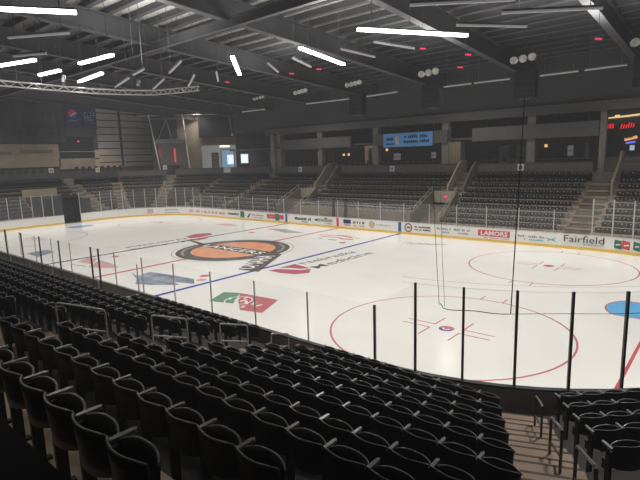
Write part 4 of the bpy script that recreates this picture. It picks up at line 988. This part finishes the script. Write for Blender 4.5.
# ------------------------------------------------------------------ ceiling fixtures
FIX = [('L', (53.0, -18.3), (62.4, -2.9), 'brightest long tube light at top centre right'), ('L', (39.5, -15.8), (35.4, 1.2), 'bright tube light slanting down right of top centre'),
       ('L', (26.8, -19.5), (14.0, -7.0), 'bright short tube light hanging almost upright in view near top centre'), ('L', (4.75, -36.1), (15.2, -35.3), 'bright tube light upper of the pair above the navy banners'),
       ('L', (-15, -27.6), (-2, -28.8), 'bright tube light lower of the pair above the navy banners'), ('L', (-11.3, -36.9), (-4.0, -36.0), 'short bright tube light between the left edge light and the pair'),
       ('L', (-11, -47.0), (3.1, -42.9), 'bright tube light cut by the left edge of the photo'), ('L', (26.5, -61.5), (34.6, -49.6), 'large bright tube light in the top left corner'),
       ('D', (-17.4, -18.2), (-4, -22), 'unlit tube light just right of the curved truss end'), ('D', (-.1, -23.2), (7.2, -25), 'short unlit tube light above the curved truss'),
       ('D', (6.4, -19), (18.2, -24.1), 'grey unlit tube light, upper of the slanting pair left of the upright tube'), ('D', (-15, -9.8), (-.6, -15.8), 'grey unlit tube light, lower of the slanting pair left of the upright tube'),
       ('D', (-5.9, -5.9), (7.6, -13.8), 'steep grey unlit tube left of the bright upright tube'), ('D', (13.3, -12.5), (4.5, -5.2), 'small steep unlit tube with a red tip beside the bright upright tube'),
       ('D', (26.9, -11.1), (21.3, -2.8), 'small unlit tube with a red tip right of the bright upright tube'), ('D', (33.1, -11), (29.5, -1.8), 'unlit tube with a red tip under the bright slanting tube'),
       ('D', (43.6, -10.1), (43.6, -.2), 'thin pale unlit tube between the two brightest slanting tubes'), ('D', (50.2, -10.2), (52.2, -1), 'pale unlit tube under the brightest long tube'),
       ('D', (70.8, -11.1), (80.9, -3.6), 'long pale unlit tube at the top right'), ('D', (64, -9.9), (70.8, -1.4), 'pale unlit tube right of the brightest long tube'),
       ('D', (64.1, -22.9), (74, -15.5), 'pale unlit tube at the top edge right of centre'), ('D', (16.4, -51.1), (24.6, -46.2), 'faint unlit tube under the large top left light'), ('D', (4, -46.5), (9.5, -43.5), 'faint short unlit tube above the left edge light')]
def fixture(k, a, b, lb, z=40):
    t = thing('tube_light', lb, 'light', ((a[0] + b[0]) / 2, (a[1] + b[1]) / 2, z), 'tube lights over the ice')
    A, B = Vector((*a, z)), Vector((*b, z)); d = (B - A).normalized()
    w_ = .7 if k == 'L' else .36
    obj('housing', MB().beam(A + Vector((0, 0, .3)), B + Vector((0, 0, .3)), w_, .22), M['housing' if k == 'L' else 'steel_light'], t)
    obj('tube', MB().beam(A, B, .62 if k == 'L' else .34, .34 if k == 'L' else .26), M['lit' if k == 'L' else 'dim'], t)
    for q in (.12, .88):
        p = A.lerp(B, q); obj('hanger', MB().tube([p + Vector((0, 0, .4)), (p.x, p.y, rz_(p.y) - .3)], .05, 4), M['steel_light'], t)
    return t
for k, a, b, lb in FIX: fixture(k, a, b, lb)
EDGE = [((33.4, 47.6), (41, 47.8), 'long unlit tube above the thick far column, left length'), ((41.8, 47.8), (50.8, 48.1), 'long unlit tube above the thick far column, right length'), ((57.5, 49.4), (65.8, 49.3), 'unlit tube at the upper right, left length'), ((67.2, 49.3), (75.4, 49.1), 'unlit tube at the upper right, right length'),
        ((-15.8, 47), (1.4, 47.8), 'unlit tube high above the blue banner\'s left'), ((8.5, 47.3), (19.9, 46), 'unlit tube high above the blue banner'), ((-48, 47), (-36, 47.2), 'unlit tube high above the lit lobby side')]
for a, b, lb in EDGE:
    t = fixture('D', a, b, lb); t['group'] = 'tube lights over the far stand'
# tiny red indicator lamps
for k, (x, y, z, lb) in enumerate(((80.0, -4.0, 40.3, 'red spark lamp at the end of the long pale tube top right'), (78.6, 6, 38.2, 'red spark lamp alone at the upper right'), (60.9, 1.0, 38.0, 'red spark lamp under the right end of the brightest tube'), (54.2, -1.8, 39.6, 'red spark lamp at the end of the pale tube under the brightest tube'),
                                  (57.0, 6.5, 37.2, 'red spark lamp above the middle floodlight cluster'), (24.5, -2.2, 39.4, 'red spark lamp right of the small unlit tube'), (31.0, -1.2, 39.5, 'red spark lamp under the bright slanting tube'), (6.2, -4.0, 39.7, 'red spark lamp beside the bright upright tube'))):
    t = thing('indicator_lamp', lb, 'lamp', (x, y, z)); obj('bulb', MB().beam((x - .38, y - .22, z), (x + .38, y + .28, z - .1), .24, .22), M['red_lamp'], t); obj('bracket', MB().tube([(x, y, z + .1), (x, y, rz_(y) - .3)], .03, 4), M['steel'], t)
# floodlight clusters with loudspeaker boxes below
for k, (x, y, n, lb) in enumerate(((53.1, 50, 3, 'third from the left'), (27.5, 50, 3, 'second from the left'), (78.6, 50, 3, 'rightmost, at the edge of the photo'), (1.5, 50, 4, 'leftmost large'), (-21, 50, 4, 'small one high above the left far seats'), (-42, 50, 4, 'smallest one high above the lobby side'))):
    t = thing('floodlight_cluster', f'cluster of round floodlights under far roof, {lb}', 'floodlight', (x, y, 44.6), 'floodlight clusters under the far roof')
    obj('bar', MB().beam((x - 2.9, y + .6, 44.7), (x + 2.9, y + .6, 44.9), .35, .35), M['steel'], t)
    obj('hanger', MB().tube([(x, y + .6, 44.9), (x, y + .6, rz_(y) - .3)], .12, 6), M['steel'], t)
    for j in range(n):
        xx = x + (j - (n - 1) / 2) * (2.15 if n == 3 else 1.6); rr = .95 if k < 3 else (.75 if k < 5 else .55)
        c = Vector((xx, y, 44.6 + .12 * j)); ax = Vector((.35, -.85, -.4)).normalized()
        h = obj('lamp_housing', MB().tube([c - ax * .9, c - ax * .3, c + ax * .1], rr * .95, 10), M['steel_light'], t)
        obj('lens', MB().disc(c + ax * .12, rr, ax, 14), M['lens'], h)
    if k < 4:
        sx, sz, hh = (x + .4, 38.6, 6.4)
        s = thing('loudspeaker_array', f'black loudspeaker box hanging under floodlights, {lb} of them', 'loudspeaker', (sx, y + 1.5, sz - hh / 2), 'black loudspeakers under the far roof')
        for j in range(4): obj('cabinet', MB().box((sx, y + 1.5, sz + hh / 2 - hh * (j + .5) / 4), (5.2, 2.2, hh / 4 - .1)), M['speaker'], s)
        obj('frame', MB().box((sx, y + 1.5, sz - hh / 2 - .15), (2.6, 1.0, .2)), M['steel_light'], s)
        obj('hanger', MB().tube([(sx, y + 1.5, sz + hh / 2), (sx, y + 1.5, rz_(y) - .3)], .12, 6), M['steel'], s)
# curved lighting truss at the left
t = thing('lighting_truss', 'pale curved lighting truss sweeping across the upper left', 'truss', (-11, -25, 38))
pts = [(-9, -58, 38.0), (-10.2, -44.4, 38.1), (-11.2, -35.3, 38.2), (-11.4, -27, 38.2), (-10, -20.5, 38.3), (-6.5, -14.8, 38.3), (-1, -11.4, 38.5), (3.5, -9.8, 38.6)]
fine = []
for i in range(len(pts) - 1):
    for q in np.linspace(0, 1, 7)[:-1]: fine.append(Vector(pts[i]).lerp(Vector(pts[i + 1]), q))
fine.append(Vector(pts[-1]))
obj('upper_chord', MB().tube(fine, .17, 6), M['post_light'], t); obj('lower_chord', MB().tube([p - Vector((0, 0, .95)) for p in fine], .15, 6), M['post_light'], t)
mb = MB()
for i in range(len(fine) - 1): mb.beam(fine[i] - Vector((0, 0, .95 * (i % 2))), fine[i + 1] - Vector((0, 0, .95 * ((i + 1) % 2))), .12, .12)
obj('lacing', mb, M['post_light'], t)
mb = MB()
for i in range(2, len(fine) - 1, 3): mb.tube([fine[i], (fine[i].x, fine[i].y, rz_(fine[i].y) - .3)], .05, 4)
obj('hanger', mb, M['steel_light'], t)
for i in (14, 27):
    p = fine[i]; s = thing('stage_light', ['small stage lamp standing on the curved truss, nearer its left end', 'small stage lamp standing on the curved truss, nearer its right end'][i > 20], 'light', (p.x, p.y, p.z))
    obj('yoke', MB().box((p.x, p.y, p.z + .5), (.15, .7, .9)), M['steel'], s); obj('can', MB().tube([(p.x, p.y, p.z + .9), (p.x + .2, p.y + .2, p.z + 2.2)], .4, 10), M['post_light'], s)

# ------------------------------------------------------------------ protective net at the near right corner
def cpt(a, r, z): return Vector((CX + r * math.cos(math.radians(a)), -CY + r * math.sin(math.radians(a)), z))
t = thing('protective_netting', 'thin black net cords hanging behind the near right glass', 'net', tuple(cpt(290, 28.6, 11.5)))
A0, A1 = 282.6, 293.6
top_l, top_r = cpt(281.6, 28.9, 19.5), cpt(294.4, 28.9, 26)
obj('edge_cord', MB().tube([cpt(A1, 28.6, 9.75), cpt(A1 + .35, 28.7, 17), top_r], .045, 5), M['net'], t)
obj('edge_cord', MB().tube([cpt(A0, 28.6, 9.95), cpt(A0 - .5, 28.7, 14), top_l], .022, 5), M['net'], t)
obj('edge_cord', MB().tube([cpt(A0 + .9, 28.6, 9.8), cpt(A0 + .4, 28.6, 14), cpt(A0 + .1, 28.7, 19)], .018, 5), M['net'], t)
rope = [cpt(A0 + .2, 28.6, 10.1), cpt(A0 + .7, 28.6, 9.7)] + [cpt(A0 + (A1 - A0) * q, 28.6, 9.68 - .05 * math.sin(q * PI * 3) + .02 * q) for q in np.linspace(.15, 1, 14)]
obj('bottom_rope', MB().tube(rope, .035, 5), M['net'], t)
obj('bottom_rope', MB().tube([cpt(A1 + (332 - A1) * q, 28.6, 9.7 + .08 * math.sin(q * 9) + .6 * q) for q in np.linspace(0, 1, 26)], .024, 5), M['net'], t)
mb = MB()
for zz in (11.55, 12.0): mb.tube([cpt(a, 28.6, zz) for a in np.linspace(276, 340, 40)], .006, 4)
obj('hem_cord', mb, M['net'], t)

# ------------------------------------------------------------------ light
scene.world = bpy.data.worlds.new('world'); scene.world.use_nodes = True
bg = scene.world.node_tree.nodes['Background']; bg.inputs['Color'].default_value = (.6, .65, .75, 1); bg.inputs['Strength'].default_value = .02
hm = bpy.data.materials.new('glowing_haze'); hm.use_nodes = True; hn = hm.node_tree; hn.nodes.clear()
ho = hn.nodes.new('ShaderNodeOutputMaterial'); ha = hn.nodes.new('ShaderNodeVolumeAbsorption'); he = hn.nodes.new('ShaderNodeEmission'); hs = hn.nodes.new('ShaderNodeAddShader')
ha.inputs['Color'].default_value = (.5, .5, .5, 1); ha.inputs['Density'].default_value = .0015
he.inputs['Color'].default_value = (1, 1, 1.02, 1); he.inputs['Strength'].default_value = HAZE_GLOW  # the volume emits evenly in place of light scattered by the air
hn.links.new(ha.outputs[0], hs.inputs[0]); hn.links.new(he.outputs[0], hs.inputs[1]); hn.links.new(hs.outputs[0], ho.inputs['Volume'])
obj('haze', MB().box((0, 0, 30), (330, 260, 70)), hm, label='thin haze with its own faint grey glow filling the arena air', kind='stuff')
def spot(x, y, z, power, cone=150, rad=.6, col=(1, .965, .91), tgt=None):
    l = bpy.data.lights.new('unseen_spot', 'SPOT'); l.energy = power; l.spot_size = math.radians(cone); l.spot_blend = .6; l.shadow_soft_size = rad; l.color = col
    o = bpy.data.objects.new('unseen_spot', l); o.location = (x * F, y * F, z * F); COL.objects.link(o)
    if tgt: o.rotation_euler = (Vector(tgt) - Vector((x, y, z))).to_track_quat('-Z', 'Y').to_euler()
for x, k0 in ((-92, 2.0), (-55, 1.31), (-18, 1.53), (18, 1.53), (55, 1.31), (92, 2.0)):
    for y in (-30, 30): spot(x, y, 39, 2050 * k0, 132)
for x in (-90, -30, 30, 80): spot(x, 58, 43, 800, 150, 1.0)
spot(-122, 30, 46, 1900, 150, 1.0); spot(-112, 72, 46, 900, 150, 1.0); spot(-122, -12, 46, 1500, 150, 1.0)  # unseen spots added to brighten the left end seats and corner
spot(-116, 28, 38, 520, 85, 1.0, (1, .97, .92), (-148, 34, 42))  # unseen spot added to brighten the banners and siding
for x, y in ((40, -8), (8, -25), (8, 14), (42, 20), (74, -6), (74, 24)): spot(x, y, 41.5, 800, 165, 1.0, (1, .98, .95), (x, y, 60))  # upward spots added to brighten the deck, for tube uplight and ice bounce

spot(80, -77.2, 33, 420, 62, .8, (1, .86, .68), (78, -74.3, 13.5))
spot(61, -66, 36, 260, 50, .8, (1, .82, .62), (62, -65, 10))
for o_ in COL.objects:
    if o_.get('label') and len(o_['label'].split()) > 16: print('LONG', len(o_['label'].split()), o_['label'])
scene.view_settings.view_transform = 'Standard'; scene.view_settings.look = 'None'
scene.view_settings.exposure = 0; scene.view_settings.gamma = 1
scene.cycles.max_bounces = 8; scene.cycles.transparent_max_bounces = 24; scene.cycles.sample_clamp_indirect = 4; scene.cycles.use_denoising = True
